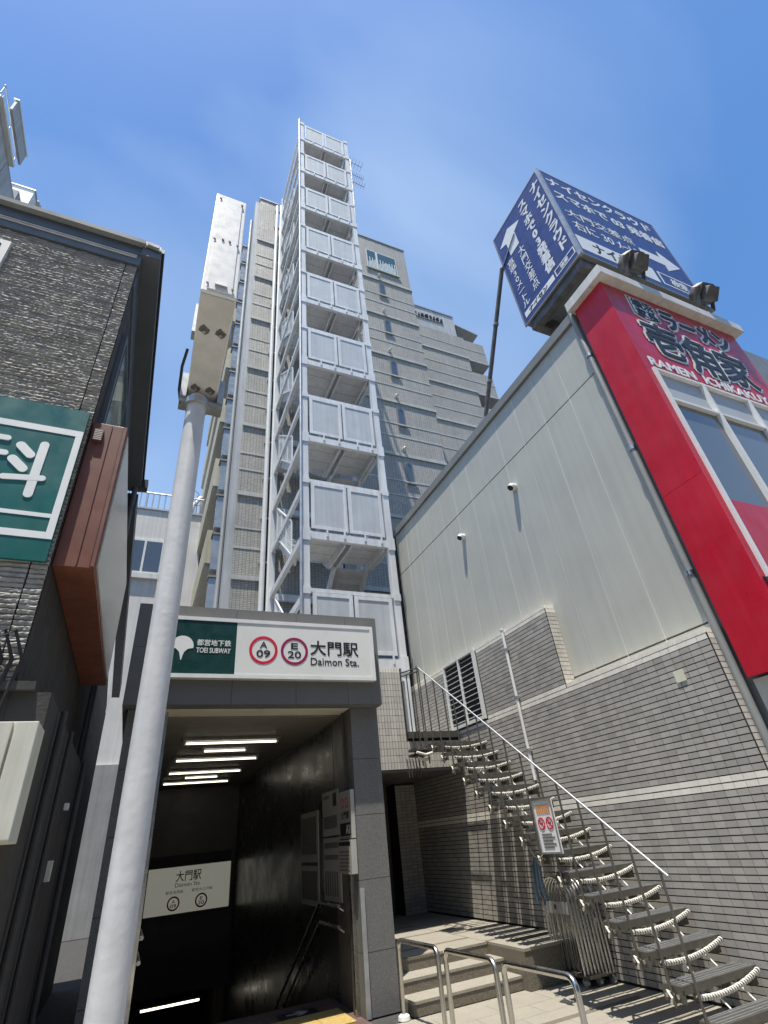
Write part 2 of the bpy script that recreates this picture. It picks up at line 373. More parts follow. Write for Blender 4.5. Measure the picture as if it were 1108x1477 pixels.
# ceiling tubes
for i, (y, x0, x1) in enumerate(((8.30,.53,1.92), (9.0,.86,1.58), (9.9,.52,1.93), (11.45,.51,1.92), (12.2,.86,1.58), (13.1,.5,1.93))):
    lab = ('long lit ceiling tube just inside the subway mouth', 'short lit ceiling tube behind the first long one', 'long lit ceiling tube right after the first short one',
           'long lit ceiling tube in front of the deeper short one', 'short lit ceiling tube between the two deepest long ones', 'deepest long lit ceiling tube before the drop wall')[i]
    t = thing('ceiling_light', lab, 'ceiling light', ((x0+x1)/2, y, 2.93), 'tube lights under the subway ceiling')
    box('fixture_tray', G('metal_trim'), t, x0, x1, y-.10, y+.10, 2.895, 2.928)
    MB().tube([(x0+.05, y, 2.872), (x1-.05, y, 2.872)], .013, 8).build('tube', G('tube_light'), t)
    for xe in (x0+.02, x1-.05): box('end_cap', G('trim_light'), t, xe, xe+.03, y-.03, y+.03, 2.85, 2.894)
t = thing('stairwell_light', 'slanting lit tube fixture low in the stairwell below the drop wall', 'ceiling light', (1.3, 15.09, -1.05))
box('fixture_tray', G('trim_light'), t, .70, 1.92, 15.02, 15.16, -1.00, -.97); MB().tube([(.74, 15.09, -1.03), (1.88, 15.09, -1.03)], .02, 8).build('tube', G('tube_light'), t)
for xe in (.95, 1.65): box('stem', G('metal_trim'), t, xe, xe+.02, 15.08, 15.10, -.969, -.822)
# hanging sign at the drop wall
t = thing('platform_sign', 'pale station name panel with two ringed numbers deep inside the entrance', 'sign', (1.4, 14.7, .52))
box('case', G('steel_dark'), t, .50, 2.34, 14.63, 14.748, .48, 1.62); plate('face', G('panel_added_glow'), t, (0,14.63,0), RX, UZ, (.54,2.30,.52,1.36), 0, .006); plate('header', G('ink'), t, (0,14.63,0), RX, UZ, (.54,2.30,1.37,1.58), 0, .006)
o_ = (0, 14.624, 0)
text('lettering', '大門駅', o_, RX, UZ, (1.12,1.66,1.08,1.28), G('ink'), t, .004, .01); text('lettering', 'Daimon Sta.', o_, RX, UZ, (1.12,1.66,.985,1.06), G('ink'), t, .004)
for cx, a, b, m_ in ((1.12,'A','09','ring_red'), (1.70,'E','20','ring_plum')):
    ring_poly('ring', G(m_), t, o_, RX, UZ, (cx,.70), .13, .10, 0, .004); text('lettering', a, o_, RX, UZ, (cx-.03,cx+.03,.705,.765), G('ink'), t, .004, .01); text('lettering', b, o_, RX, UZ, (cx-.065,cx+.065,.625,.69), G('ink'), t, .004, .01)
text('lettering', '都営浅草線', o_, RX, UZ, (.94,1.30,.87,.93), G('ink'), t, .004); text('lettering', '都営大江戸線', o_, RX, UZ, (1.48,1.92,.87,.93), G('ink'), t, .004)
# main fascia sign
t = thing('station_sign', 'long white and green station sign on the granite canopy', 'sign', (1.38, 6.22, 3.2))
MB().box(.02, 2.70, 6.215, 6.298, 3.225, 3.955).build('case', G('trim_light'), t, bevel=.004)
frame('rim', G('white_paint'), t, (0,6.215,0), RX, UZ, (.02,2.70,3.225,3.955), .045, 0, .012)
o_ = (0, 6.215, 0)
plate('green_panel', G('sign_green'), t, o_, RX, UZ, (.065,.885,3.27,3.91), 0, .004); plate('white_panel', G('sign_cream'), t, o_, RX, UZ, (.887,2.655,3.27,3.91), 0, .004)
lg = []   # ginkgo leaf emblem
for j in range(0, 41):
    a = math.radians(-8 + 196*j/40); lg.append((.275+.125*math.cos(a), 3.585+.125*math.sin(a)))
lg += [(.21,3.555),(.245,3.52),(.262,3.47),(.27,3.425),(.28,3.425),(.288,3.47),(.305,3.52),(.34,3.555)]
shape('leaf_emblem', G('sign_white'), t, o_, RX, UZ, lg, .004, .008)
text('lettering', '都営地下鉄', o_, RX, UZ, (.435,.825,3.60,3.675), G('sign_white'), t, .009, 0, fat=.0014); text('lettering', 'TOEI SUBWAY', o_, RX, UZ, (.435,.825,3.515,3.575), G('sign_white'), t, .009, 0, fat=.0014)
for cx, a, b, m_ in ((1.22,'A','09','ring_red'), (1.61,'E','20','ring_plum')):
    ring_poly('ring', G(m_), t, o_, RX, UZ, (cx,3.575), .175, .142, .004, .008)
    text('lettering', a, o_, RX, UZ, (cx-.045,cx+.045,3.60,3.68), G('ink'), t, .008, .014); text('lettering', b, o_, RX, UZ, (cx-.085,cx+.085,3.485,3.575), G('ink'), t, .008, .014)
text('lettering', '大門駅', o_, RX, UZ, (1.82,2.47,3.535,3.72), G('ink'), t, .009, 0, fat=.0035); text('lettering', 'Daimon Sta.', o_, RX, UZ, (1.82,2.47,3.405,3.50), G('ink'), t, .008, .006)
# notices on the right inner wall
def notice(label, y0, y1, z0, z1, bits, depth=.02, nm='wall_notice'):
    k = 2.40/2.28; y0, y1, z0, z1 = y0*k, y1*k, 1.5+(z0-1.5)*k, 1.5+(z1-1.5)*k
    t = thing(nm, label, 'notice', (2.40, (y0+y1)/2, z0)); x = 2.415
    box('board', G('poster'), t, x-depth, x-.001, y0, y1, z0, z1)
    og = (x-depth, y1, z0)
    for r, m_ in bits: plate('print', G(m_), t, og, YN, UZ, r, 0, .002)
    return t, og
t, og = notice('upper white notice with a dark caption column on the black inner wall', 6.69, 7.32, 1.57, 2.05, [((.05,.30,.42,.46),'poster_print'), ((.46,.60,.32,.47),'ink'), ((.06,.60,.08,.22),'poster_print')])
t, og = notice('lower white notice with rows of small print on the black inner wall', 6.69, 7.32, .93, 1.55, [((.05,.60,.54,.60),'poster_print'), ((.05,.60,.42,.47),'poster_print')] + [((.06+.09*i,.12+.09*i,.05,.30),'poster_print') for i in range(6)])
t, og = notice('white exit board with two rings and a black A3 block by the pillar', 6.17, 6.60, 1.52, 1.99, [((.05,.42,.03,.16),'ink')], .05)
text('lettering', 'A3', og, YN, UZ, (.26,.40,.05,.14), G('sign_white'), t, .004, .02); text('lettering', '大門駅', og, YN, UZ, (.10,.38,.20,.28), G('ink'), t, .003)
for cx in (.16, .32): ring_poly('ring', G('ring_red'), t, og, YN, UZ, (cx,.37), .055, .042, 0, .003)
t, og = notice('small-print white board below the A3 exit board', 6.17, 6.60, 1.20, 1.51, [((.02,.43,.27,.31),'ink')] + [((.04,.40,.03+.035*i,.045+.035*i),'poster_print') for i in range(6)], .07)
t, og = notice('large dim map poster with a dark strip on the inner wall', 7.55, 8.37, .85, 1.88, [((.03,.83,.44,.48),'ink'), ((.05,.80,.57,1.02),'poster_print'), ((.05,.80,.06,.38),'poster_print')])
# floor markings in the mouth
t = tag(box('floor_sticker', G('ink'), None, 1.72, 2.14, 7.15, 7.38, .001, .004), 'dark floor sticker with a white arrow at the stair head', 'sticker')
shape('arrow', G('poster'), t, (1.93, 7.265, .004), RX, (0,1,0), [(-.12,-.02),(.02,-.02),(-.03,-.08),(.04,-.08),(.12,0),(.04,.08),(-.03,.08),(.02,.02),(-.12,.02)], 0, .002)
t = thing('tactile_strip', 'yellow dotted tactile paving at the subway stair head', 'tactile paving', (1.7, 6.95, 0))
for i in range(3):
    for j in range(2): box('tactile_tile', G('tactile'), t, 1.42+.302*i, 1.42+.302*i+.298, 6.5+.302*j, 6.5+.302*j+.298, .001, .009)
t = tag(MB().box(-.02, .155, 6.462, 6.478, .90, 1.14).build('pillar_sticker', G('sticker_blue'), None), 'blue sticker with white arcs on the left granite pillar', 'sticker')
for r in (.03, .055, .08): ring_poly('arc', G('sign_white'), t, (.06, 6.462, 1.02), RX, UZ, (0,0), r, r-.012, 0, .003)
# ================================================================== SIGN POLE
P = thing('sign_pole', 'pale grey steel pole carrying a tall white double-sided sign box', 'pole', (.022, 3.3, 0))
MB().tube([(.018,3.3,0), (.022,3.3,2.0), (.025,3.3,4.70)], [.084,.080,.075], 28).build('pole', G('pole_paint'), P, smooth=True)
MB().tube([(.018,3.3,.0), (.018,3.3,.03)], .15, 28).build('base_flange', G('pole_paint'), P, smooth=True)
sb = MB().box(-.066, .175, 2.30, 3.40, 4.76, 6.08).build('sign_box', G('lamp_white'), P, bevel=.008)
plate('edge_panel', G('lamp_white'), sb, (0,2.30,0), RX, UZ, (-.03,.14,4.79,6.05), 0, .008)
box('latch', G('galv'), sb, .02, .10, 2.272, 2.292, 4.83, 4.865)
for x in (-.03, .14):
    for z in (4.84, 5.4, 6.0): MB().tube([(x,2.294,z), (x,2.284,z)], .009, 8).build('screw', G('steel_dark'), sb)
for x in (.03, .08):
    MB().tube([(x,2.294,5.42), (x,2.284,5.42)], .009, 8).build('screw', G('steel_dark'), sb)
box('underside_plate', G('tower_grey'), sb, -.055, .164, 2.32, 3.38, 4.748, 4.761)
for yy in (2.62, 3.22):
    for sx in (-1, 1):
        cx = .055 + sx*.058
        MB().prism([(-.035,-.02),(-.01,-.05),(.012,-.03),(.038,-.012),(.03,.018),(.008,.042),(-.012,.024),(-.04,.012)], (cx, yy, 4.748), RX, YP, (0,0,-.005)).build('hanger_plate', G('rust_steel'), P)
        MB().tube([(cx,yy,4.736),(cx,yy,4.722)], .012, 8).build('bolt', G('galv'), P)
for sx in (-.066, .175):
    e = -1 if sx < 0 else 1
    box('side_bracket', G('galv'), P, sx+e*.001, sx+e*.05, 3.24, 3.42, 4.66, 4.92)
    box('side_bracket', G('galv'), P, sx+e*.001, sx+e*.03, 2.86, 2.95, 5.0, 5.35)
box('cross_arm', G('galv'), P, -.115, .224, 3.26, 3.37, 4.62, 4.664)
MB().tube([(.025,3.3,4.60),(.025,3.3,4.66)], .10, 24).build('collar', G('galv'), P, smooth=True)
MB().tube([(-.11,3.1,5.05),(-.13,3.16,4.9),(-.125,3.25,4.72),(-.1,3.3,4.62)], .012, 8).build('cable', G('black_rubber'), P)
# ================================================================== LEFT BUILDING
B = thing('siding_house', 'two-storey shop building clad in rough dark grey stone siding', 'building', (-2.4, 5, 0))
LX, LY = -.71, 3.5
def siding(name, x0, x1, z0, z1, parent, rs):
    dx, ch = .014, .034; sub = 5; nx = max(2, int((x1-x0)/dx)+1); nc = int((z1-z0)/ch)
    r = np.random.default_rng(rs); rows = []; zs = []
    for c in range(nc):
        big = (c % 6 == 5)
        base = np.interp(np.arange(nx), np.sort(r.choice(np.arange(nx*2)-nx//2, max(4, nx//4), replace=False)), r.uniform(0, .014, max(4, nx//4)))
        base2 = np.interp(np.arange(nx), np.sort(r.choice(np.arange(nx*2)-nx//2, max(4, nx//3), replace=False)), r.uniform(0, .017, max(4, nx//3)))
        for s_ in range(sub):
            f = s_/(sub-1); zs.append(z0+c*ch+f*ch*.97)
            if s_ == 0: prof = np.full(nx, -.018 if big else -.010)
            else: prof = (base*(1.0, .75, .5, .1)[s_-1] + base2*(.1, .55, .8, .15)[s_-1])
            rows.append(prof + r.normal(0, .0026, nx))
    d = np.array(rows); xs = np.linspace(x0, x1, nx); nz_ = len(zs)
    vs = [(xs[i], LY-.004-d[j, i], zs[j]) for j in range(nz_) for i in range(nx)]
    fs = [(j*nx+i, j*nx+i+1, (j+1)*nx+i+1, (j+1)*nx+i) for j in range(nz_-1) for i in range(nx-1)]
    me = bpy.data.meshes.new(name); me.from_pydata(vs, [], fs); return link(name, me, G('siding'), parent)
siding('siding_panel', -2.5, -.813, 2.42, 6.50, B, 3); siding('siding_panel', -.805, LX, 2.42, 6.50, B, 4)
box('wall_core', G('side_dark'), B, -4.2, LX-.01, LY+.012, 6.7, 0, 6.52)
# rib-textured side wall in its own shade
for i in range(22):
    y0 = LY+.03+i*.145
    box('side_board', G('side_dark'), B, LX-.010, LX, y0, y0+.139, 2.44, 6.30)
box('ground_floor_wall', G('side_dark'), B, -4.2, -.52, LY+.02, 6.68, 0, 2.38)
box('canopy_band', G('side_dark'), B, -4.2, -.60, LY-.03, 6.7, 2.383, 2.43)
# eaves
box('frieze', G('eave_grey'), B, -4.3, LX+.02, LY-.035, LY+.3, 6.50, 6.66)
for z in (6.60, 6.63): box('frieze_bead', G('trim_light'), B, -4.3, LX-.02, LY-.047, LY-.0351, z, z+.010)
box('fascia_board', G('eave_grey'), B, -4.3, LX+.01, LY-.04, LY+.4, 6.662, 6.83)
MB().prism([(0,0),(.055,-.0),(.06,.05),(.05,.05),(.047,.012),(.008,.012),(.008,.06),(0,.06)], (-4.3, LY-.041, 6.80), (0,-1,0), UZ, (3.62,0,0)).build('gutter', G('gutter_grey'), B)
# sloping verge along the side, dark underneath
MB().prism([(0,0),(3.25,-.70),(3.25,-.52),(0,.18)], (LX+.01, LY-.06, 6.66), YP, UZ, (.18,0,0)).build('verge_board', G('eave_grey'), B)
MB().prism([(0,0),(3.25,-.70),(3.25,-.64),(0,.06)], (LX+.192, LY-.06, 6.78), YP, UZ, (.02,0,0)).build('verge_drip', G('ink'), B)
MB().prism([(0,.0),(.15,-.03),(.15,.03),(0,.06)], (LX+.03, LY-.066, 6.80), RX, UZ, (0,-.02,0)).build('gutter_end', G('gutter_grey'), B)
MB().prism([(0,0),(.11,-.015),(.11,.03),(0,.045)], (LX+.05, LY-.0865, 6.812), RX, UZ, (0,-.004,0)).build('gutter_mouth', G('ink'), B)
MB().prism([(3.2,-.9),(8.2,-2.25),(8.2,-2.0),(3.2,-.65)], (LX+.03, LY, 6.58), YP, UZ, (.14,0,0)).build('rear_verge', G('eave_grey'), B)
box('rear_wall', G('side_dark'), B, -4.2, LX-.01, 6.72, 11.6, 0, 4.0)
MB().prism([(6.72,3.9),(11.6,3.9),(11.6,4.15),(6.72,5.45)], (LX-.35,0,0), YP, UZ, (.33,0,0)).build('rear_gable', G('side_dark'), B)
box('verge_bracket', G('ink'), B, LX+.15, LX+.27, 6.58, 6.70, 5.98, 6.12)
MB().tube([(LX+.12,6.62,6.0),(LX+.10,6.75,5.6),(LX+.08,7.2,4.6),(LX+.08,7.2,.1)], .035, 10).build('downpipe', G('eave_grey'), B, smooth=True)
MB().prism([(0,-.42),(3.2,-1.1),(3.2,-.55),(0,.17)], (LX-.006, LY+.02, 6.66), YP, UZ, (.02,0,0)).build('gable_board', G('eave_grey'), B)
# side window strip under the verge
wn = box('window', G('eave_grey'), B, LX+.001, LX+.04, 3.72, 6.2, 4.45, 5.75)
for a, b in ((3.78,4.55),(4.62,5.35),(5.42,6.14)): box('pane', G('glass_teal'), wn, LX+.0401, LX+.046, a, b, 4.52, 5.68)
# window corner at the upper left of the facade
wn = box('window', G('trim_light'), B, -2.7, -1.70, LY-.05, LY+.02, 4.95, 6.28); box('pane', G('glass_dark'), wn, -2.64, -1.76, LY-.054, LY-.0501, 5.01, 6.22)
# teal fascia sign
t = thing('clinic_sign', 'teal signboard with white frame lines and a white kanji on grey siding', 'sign', (-1.3, 3.44, 3.17))
MB().box(-2.6, -.727, 3.452, 3.478, 3.175, 4.475).build('board', G('teal'), t)
o_ = (0, 3.452, 0)
plate('line', G('sign_white'), t, o_, RX, UZ, (-2.6,-.729,4.215,4.268), 0, .004); plate('line', G('sign_white'), t, o_, RX, UZ, (-.772,-.729,3.335,4.214), 0, .004)
plate('line', G('sign_white'), t, o_, RX, UZ, (-2.6,-.7725,3.335,3.385), 0, .004); plate('line', G('sign_white'), t, o_, RX, UZ, (-2.6,-.7725,3.495,3.525), 0, .004)
def stroke(a, b, r, parent):
    a, b = Vector((a[0],a[1])), Vector((b[0],b[1])); d = (b-a).normalized(); th = math.atan2(d.y, d.x); poly = []
    for j in range(9): an = th-math.pi/2+math.pi*j/8; poly.append((b.x+r*math.cos(an), b.y+r*math.sin(an)))
    for j in range(9): an = th+math.pi/2+math.pi*j/8; poly.append((a.x+r*math.cos(an), a.y+r*math.sin(an)))
    stroke.k = getattr(stroke, 'k', 0) + 1
    return shape('kanji_stroke', G('sign_white'), parent, o_, RX, UZ, poly, 0, .006+.0006*stroke.k)
for a, b, r in (((-.94,4.09),(-.94,3.66),.028), ((-1.11,3.775),(-.89,3.80),.022), ((-1.075,4.055),(-1.005,3.985),.03), ((-1.095,3.93),(-1.02,3.86),.03),
                ((-1.42,4.10),(-1.165,4.10),.021), ((-1.45,3.97),(-1.15,3.97),.021), ((-1.30,4.08),(-1.30,3.62),.024), ((-1.30,3.92),(-1.44,3.74),.022), ((-1.29,3.90),(-1.17,3.80),.022)):
    stroke(a, b, r, t)
# brown projecting light box on the side wall
t = thing('brown_sign_box', 'rust-brown projecting sign box with pale acrylic face on the side wall', 'sign', (-.57, 3.52, 3.17))
b_ = MB().box(LX+.005, -.462, 3.55, 6.5, 3.20, 4.47).build('case', G('brown'), t, bevel=.004)
box('face', G('acrylic'), t, -.461, -.450, 3.61, 6.44, 3.25, 4.42)
box('end_rib', G('brown'), t, -.575, -.569, 3.542, 3.5495, 3.21, 4.46); box('end_rib', G('brown'), t, -.486, -.464, 3.536, 3.5495, 3.21, 4.46); box('gap', G('ink'), t, -.493, -.488, 3.545, 3.5496, 3.22, 4.46)
v = box('vent', G('brown'), t, -.68, -.615, 3.525, 3.5495, 4.27, 4.39)
for i in range(6): box('louvre', G('trim_light'), v, -.675, -.62, 3.518, 3.5249, 4.28+.017*i, 4.287+.017*i)
# cream cabinet with peeled stickers
t = thing('cream_cabinet', 'weathered cream metal cabinet with torn sticker marks on the dark wall', 'cabinet', (-.8, 3.4, 1.66))
MB().box(-1.4, -.505, 3.26, 3.515, 1.64, 2.17).build('body', G('cream_box'), t, bevel=.006)
MB().box(-.60, -.50, 3.235, 3.259, 1.645, 2.165).build('door_edge', G('cream_box'), t, bevel=.005); MB().box(-1.4, -.612, 3.235, 3.259, 1.645, 2.165).build('door', G('cream_box'), t, bevel=.005)
for cx, cz, sc in ((-.735,1.93,.035), (-.70,1.80,.045), (-.72,1.73,.04)):
    pl = [(cx+sc*(1+.4*random.random())*math.cos(2*math.pi*j/11), cz+sc*(.8+.5*random.random())*math.sin(2*math.pi*j/11)) for j in range(11)]
    shape('sticker_scar', G('stain'), t, (0,3.235,0), RX, UZ, pl, 0, .002)
for i in range(3):
    x = -1.02+.05*i
    tag(MB().tube([(x,3.50,2.30),(x+.06,3.36,2.62),(x+.16,3.41,2.70),(x+.22,3.47,2.55),(x+.16,3.49,2.2),(x+.10,3.5,1.4),(x+.1,3.5,.02)], .011, 8).build('cable', G('black_rubber'), None, smooth=True), 'black cable looping down the corner of the grey siding', 'cable', 'black cables at the siding corner')
for y0, r_ in ((3.95,.02), (4.6,.016), (6.1,.026)):
    tag(MB().tube([(-.505+r_,y0,0.0),(-.505+r_,y0,1.9),(-.505+r_,y0+.02,2.37)], r_, 10).build('conduit', G('side_dark'), None, smooth=True), 'dark grey conduit running up the alley wall beneath the brown sign box', 'pipe', 'conduits on the alley wall')
for y0, x, z0, z1, c in ((5.5,-.515,1.93,1.98,'white_paint'), (5.2,-.515,1.45,1.58,'cream_box')):
    tag(MB().box(x-.004, x+.03, y0, y0+.07, z0, z1).build('wall_box', G(c), None, bevel=.004), {'poster':'grey plastic conduit box on the dark alley wall','white_paint':'tiny white fitting on the dark alley wall','cream_box':'small cream plastic box on the dark alley wall'}[c], 'box')
# ================================================================== BACKGROUND BUILDINGS, LEFT
K = thing('white_building', 'white plastered building with roof railing behind the alley', 'building', (-1, 19.5, 0))
YB = 19.0; sc = YB/13.
zz = lambda z: 1.5+(z-1.5)*sc
box('wall', G('plaster_white'), K, -6, 1.06, YB, YB+5, 0, zz(9.64)); box('coping', G('galv'), K, -6.05, 1.10, YB-.06, YB+5, zz(9.64)+.002, zz(9.64)+.08)
box('plinth', G('concrete'), K, -6, 1.06, YB-.12, YB-.002, 0, 4.1)
wn = box('window', G('white_paint'), K, -3.4, -.26, YB-.05, YB+.04, zz(7.70), zz(8.70))
for a, b in ((-3.3,-2.2),(-2.12,-.98),(-.9,-.34)): box('pane', G('glass_blue'), wn, a, b, YB-.056, YB-.0501, zz(7.76), zz(8.64))
box('sill', G('plaster_white'), K, -3.5, -.16, YB-.14, YB-.002, zz(7.55), zz(7.69))
MB().tube([(.42,YB-.06,0),(.42,YB-.06,zz(8.5))], .05, 10).build('downpipe', G('rust_steel'), K, smooth=True)
for i in range(30):
    x = -5.8+.23*i
    if x < 1.05: MB().tube([(x,YB+.1,zz(9.70)),(x,YB+.1,zz(10.22))], .022 if i % 5 else .04, 6).build('railing_bar', G('galv'), K)
MB().tube([(-5.9,YB+.1,zz(10.24)),(1.05,YB+.1,zz(10.24))], .035, 8).build('railing_rail', G('galv'), K)
MB().tube([(.55,YB+.3,zz(9.7)),(.6,YB+.3,zz(10.1)),(.85,YB+.5,zz(10.5)),(1.3,YB+1.0,zz(10.7))], .09, 8).build('ladder_hoop', G('white_paint'), K, smooth=True)
T = thing('roof_frame', 'thin lattice aerial frame on the roof of the white building', 'antenna', (.6, 20.5, zz(9.64)+.08))
for i in range(4): MB().tube([(.55+.25*i,21,zz(9.64)+.08),(.55+.25*i,21,zz(11.4)-.2*i)], .02, 6).build('upright', G('rust_steel'), T)
for z in (10.9, 11.15): MB().tube([(.3,21,zz(z)),(1.7,21,zz(z))], .016, 6).build('rung', G('rust_steel'), T)
MB().tube([(.35,21,zz(11.6)),(.8,21,zz(11.35)),(1.2,21,zz(10.9))], .014, 6).build('arm', G('rust_steel'), T)
K = thing('tall_grey_block', 'tall grey block with white roof slab rising behind the siding house', 'building', (-8, 9, 0))
box('wall', G('concrete'), K, -12, -5.98, 8.42, 11.6, 0, 19.10)
for i in range(2): box('wall_panel', G('facade_smooth'), K, -5.978, -5.95, 8.50+1.5*i, 9.97+1.5*i, 4, 18.9)
box('roof_slab', G('white_paint'), K, -12, -5.86, 8.38, 10.2, 19.102, 19.22); box('parapet_panel', G('facade_smooth'), K, -5.75, -5.69, 8.62, 10.09, 19.15, 19.72); box('parapet_cap', G('white_paint'), K, -5.80, -5.66, 8.60, 10.11, 19.722, 19.78)
box('white_fascia', G('white_paint'), K, -12, -6.1, 8.30, 8.379, 18.72, 19.08)
MB().tube([(-5.93,8.30,19.65),(-5.93,10.2,19.65)], .018, 6).build('roof_rail', G('galv'), K)
for y in (8.34, 9.3, 10.15): MB().tube([(-5.93,y,19.222),(-5.93,y,19.65)], .018, 6).build('roof_rail_post', G('galv'), K)
bl = box('balcony', G('white_paint'), K, -7.5, -6.03, 12.0, 13.6, 20.3, 21.2); box('balcony_rail', G('galv'), bl, -7.5, -6.0, 11.97, 13.65, 21.202, 21.27); box('balcony_pier', G('concrete'), K, -7.6, -6.2, 11.602, 13.5, 0, 20.29)
MB().tube([(-6.1,12.4,21.27),(-5.9,13.0,21.2),(-5.8,13.4,20.6)], .14, 8).build('hood', G('galv'), bl, smooth=True)
# ================================================================== MAIN TILED BUILDING
H = 2.85; YM = 13.2; ZT = 28.7
K = thing('tiled_apartment_building', 'tall grey tiled apartment building behind the escape stair tower', 'building', (5.5, 16, 0))
box('wall', G('facade_tile_x'), K, 1.63, 2.52, YM, YM+6, 3.62, ZT); box('wall', G('facade_tile_x'), K, 5.0, 9.50, YM, YM+8, 0, ZT)
box('recess_wall', G('facade_smooth'), K, 2.63, 5.0, YM+.9, YM+6, 0, ZT-.2)
box('parapet_cap', G('galv'), K, 1.58, 2.53, YM-.04, YM+6, ZT+.002, ZT+.09); box('parapet_cap', G('galv'), K, 4.99, 9.54, YM-.04, YM+8.04, ZT+.002, ZT+.09)
zb0 = 1.5+(17.77)*1.32   # topmost thick band
for k in range(9):
    zb = zb0 - H*k
    for dz, th, pr in ((0,.14,.055), (-1.18,.07,.014), (-1.85,.07,.014)):
        z = zb + dz
        if z < 3.7: continue
        box('band', G('facade_band'), K, 1.60, 2.50, YM-pr, YM-.001, z, z+th); box('band', G('facade_band'), K, 5.0, 9.52, YM-pr, YM-.001, z+.02, z+th+.02)
        if pr > .05: box('band', G('facade_band'), K, 9.502, 9.57, YM+.001, YM+6, z+.02, z+th+.02)
# upper window with curtains
wn = box('window', G('trim_light'), K, 7.14, 8.86, YM-.03, YM+.05, 25.9, 27.55)
for a, b in ((7.19,7.66),(7.78,8.81)):
    box('pane', G('glass_teal'), wn, a, b, YM-.036, YM-.0301, 25.97, 27.48)
    for i in range(int((b-a)/.075)):
        x = a+.03+i*.075; h_ = .45+.45*abs(math.sin(i*1.7))
        box('curtain_fold', G('curtain'), wn, x, x+.045, YM-.0405, YM-.0361, 26.0, 26.0+h_)
box('window_sill', G('facade_band'), wn, 7.05, 8.95, YM-.09, YM-.0301, 25.82, 25.9)
for k in range(8):
    zb = zb0 - H*k - 2.85*.04
    if zb < 6: break
    wn = box('slit_window', G('metal_trim'), K, 7.62, 7.97, YM-.025, YM+.05, zb-1.05, zb-.12); box('pane', G('glass_blue'), wn, 7.665, 7.925, YM-.031, YM-.0251, zb-1.0, zb-.17)
    box('sill', G('facade_band'), wn, 7.56, 8.05, YM-.08, YM-.0251, zb-1.12, zb-1.05)
    v = MB().tube([(7.69,YM,zb+.52),(7.69,YM-.12,zb+.52),(7.69,YM-.17,zb+.47)], [.07,.07,.06], 12).build('vent_cap', G('white_paint'), K, smooth=True)
# left flank: smooth pier, blue balcony screens, cream parapets
box('corner_pier', G('facade_smooth'), K, 1.42, 1.629, YM+.05, YM+.55, 3.62, ZT-.3)
MB().tube([(1.36,YM+.7,3.62),(1.36,YM+.7,ZT-1)], .07, 8).build('flank_pipe', G('facade_smooth'), K, smooth=True)
for k in range(10):
    z0 = zb0 - H*k + .35
    if z0 < 6.3: break
    for j in (0, 1):
        z = z0 - 1.425*j
        s_ = box('balcony_screen', G('blue_pane'), K, 1.10, 1.34, YM+.72, YM+1.0, z-1.15, z); box('screen_top', G('metal_trim'), s_, 1.06, 1.36, YM+.68, YM+1.03, z+.002, z+.07)
    p_ = box('balcony', G('facade_cream'), K, .95, 1.629, YM+1.1, YM+9.5, z0-2.2, z0-1.05); box('balcony_soffit', G('facade_smooth'), p_, 1.0, 1.628, YM+1.15, YM+9.4, z0-2.32, z0-2.203)
    box('balcony_recess', G('glass_dark'), K, 1.45, 1.628, YM+1.2, YM+9.4, z0-1.04, z0+.50)
# rain pipes in the corner by the tower
for x, r_, zt in ((2.44,.075,28.2), (2.62,.05,28.4)):
    p_ = MB().tube([(x,YM-.16,3.62),(x,YM-.16,zt)], r_, 12).build('rain_pipe', G('lamp_white'), K, smooth=True)
    for k in range(18):
        z = 3.9+k*1.5
        if z < zt: box('pipe_clip', G('galv'), p_, x-r_-.01, x+.12, YM-.15, YM-.001, z, z+.04)
# aerial on the roof
T = thing('television_antenna', 'thin multi-element television antenna on the tiled roof', 'antenna', (6.9, YM+.4, ZT+.09))
MB().tube([(6.95,YM+.4,ZT+.09),(7.08,YM+.4,38.6)], .03, 6).build('mast', G('rust_steel'), T)
for zc, n_, ln in ((38.2,5,.6), (36.6,8,.35), (35.6,6,.4)):
    MB().tube([(6.95,YM+.4,zc+.05),(7.85,YM+.4,zc-.1)], .016, 6).build('boom', G('rust_steel'), T)
    for i in range(n_):
        x = 6.98+.85*i/(n_-1); MB().tube([(x,YM+.4-ln/2,zc+.03-.1*i/n_),(x,YM+.4+ln/2,zc+.03-.1*i/n_)], .009, 5).build('element', G('rust_steel'), T)
# ------------------------------------------------ hotel block further right
K = thing('stepped_tiled_block', 'stepped grey tiled block with corner balconies and letters on its roof box', 'building', (13, 19, 0))
YS = 16.1
box('wall', G('facade_tile_x'), K, 9.6, 14.75, YS, YS+8, 0, 26.95); box('roof_box', G('facade_smooth'), K, 9.9, 14.35, YS+.05, YS+5, 26.952, 28.85); box('roof_cap', G('galv'), K, 9.85, 14.40, YS-.0, YS+5.05, 28.852, 28.95)
box('corner_core', G('facade_smooth'), K, 14.75, 15.6, YS+1.5, YS+8, 0, 26.0)
for k in range(8):
    zb = 25.0 - H*k
    if zb < 4: break
    box('balcony_front', G('facade_tile_x'), K, 14.752, 16.15, YS, YS+1.45, zb+.05, zb+1.80); box('balcony_soffit', G('facade_smooth'), K, 14.752, 16.2, YS-.03, YS+1.46, zb-.06, zb+.048)
    for dz, th, pr in ((0,.14,.055), (.95,.07,.014)):
        box('band', G('facade_band'), K, 9.58, 16.17 if dz else 14.75, YS-pr, YS-.001, zb+dz, zb+dz+th)
    box('band', G('facade_band'), K, 9.58, 14.74, YS-.014, YS-.001, zb-1.05, zb-.98)
    wn = box('window', G('white_paint'), K, 14.80, 15.7, YS+1.42, YS+1.498, zb-1.0, zb-.1); box('pane', G('glass_blue'), wn, 14.9, 15.6, YS+1.41, YS+1.4195, zb-.95, zb-.18)
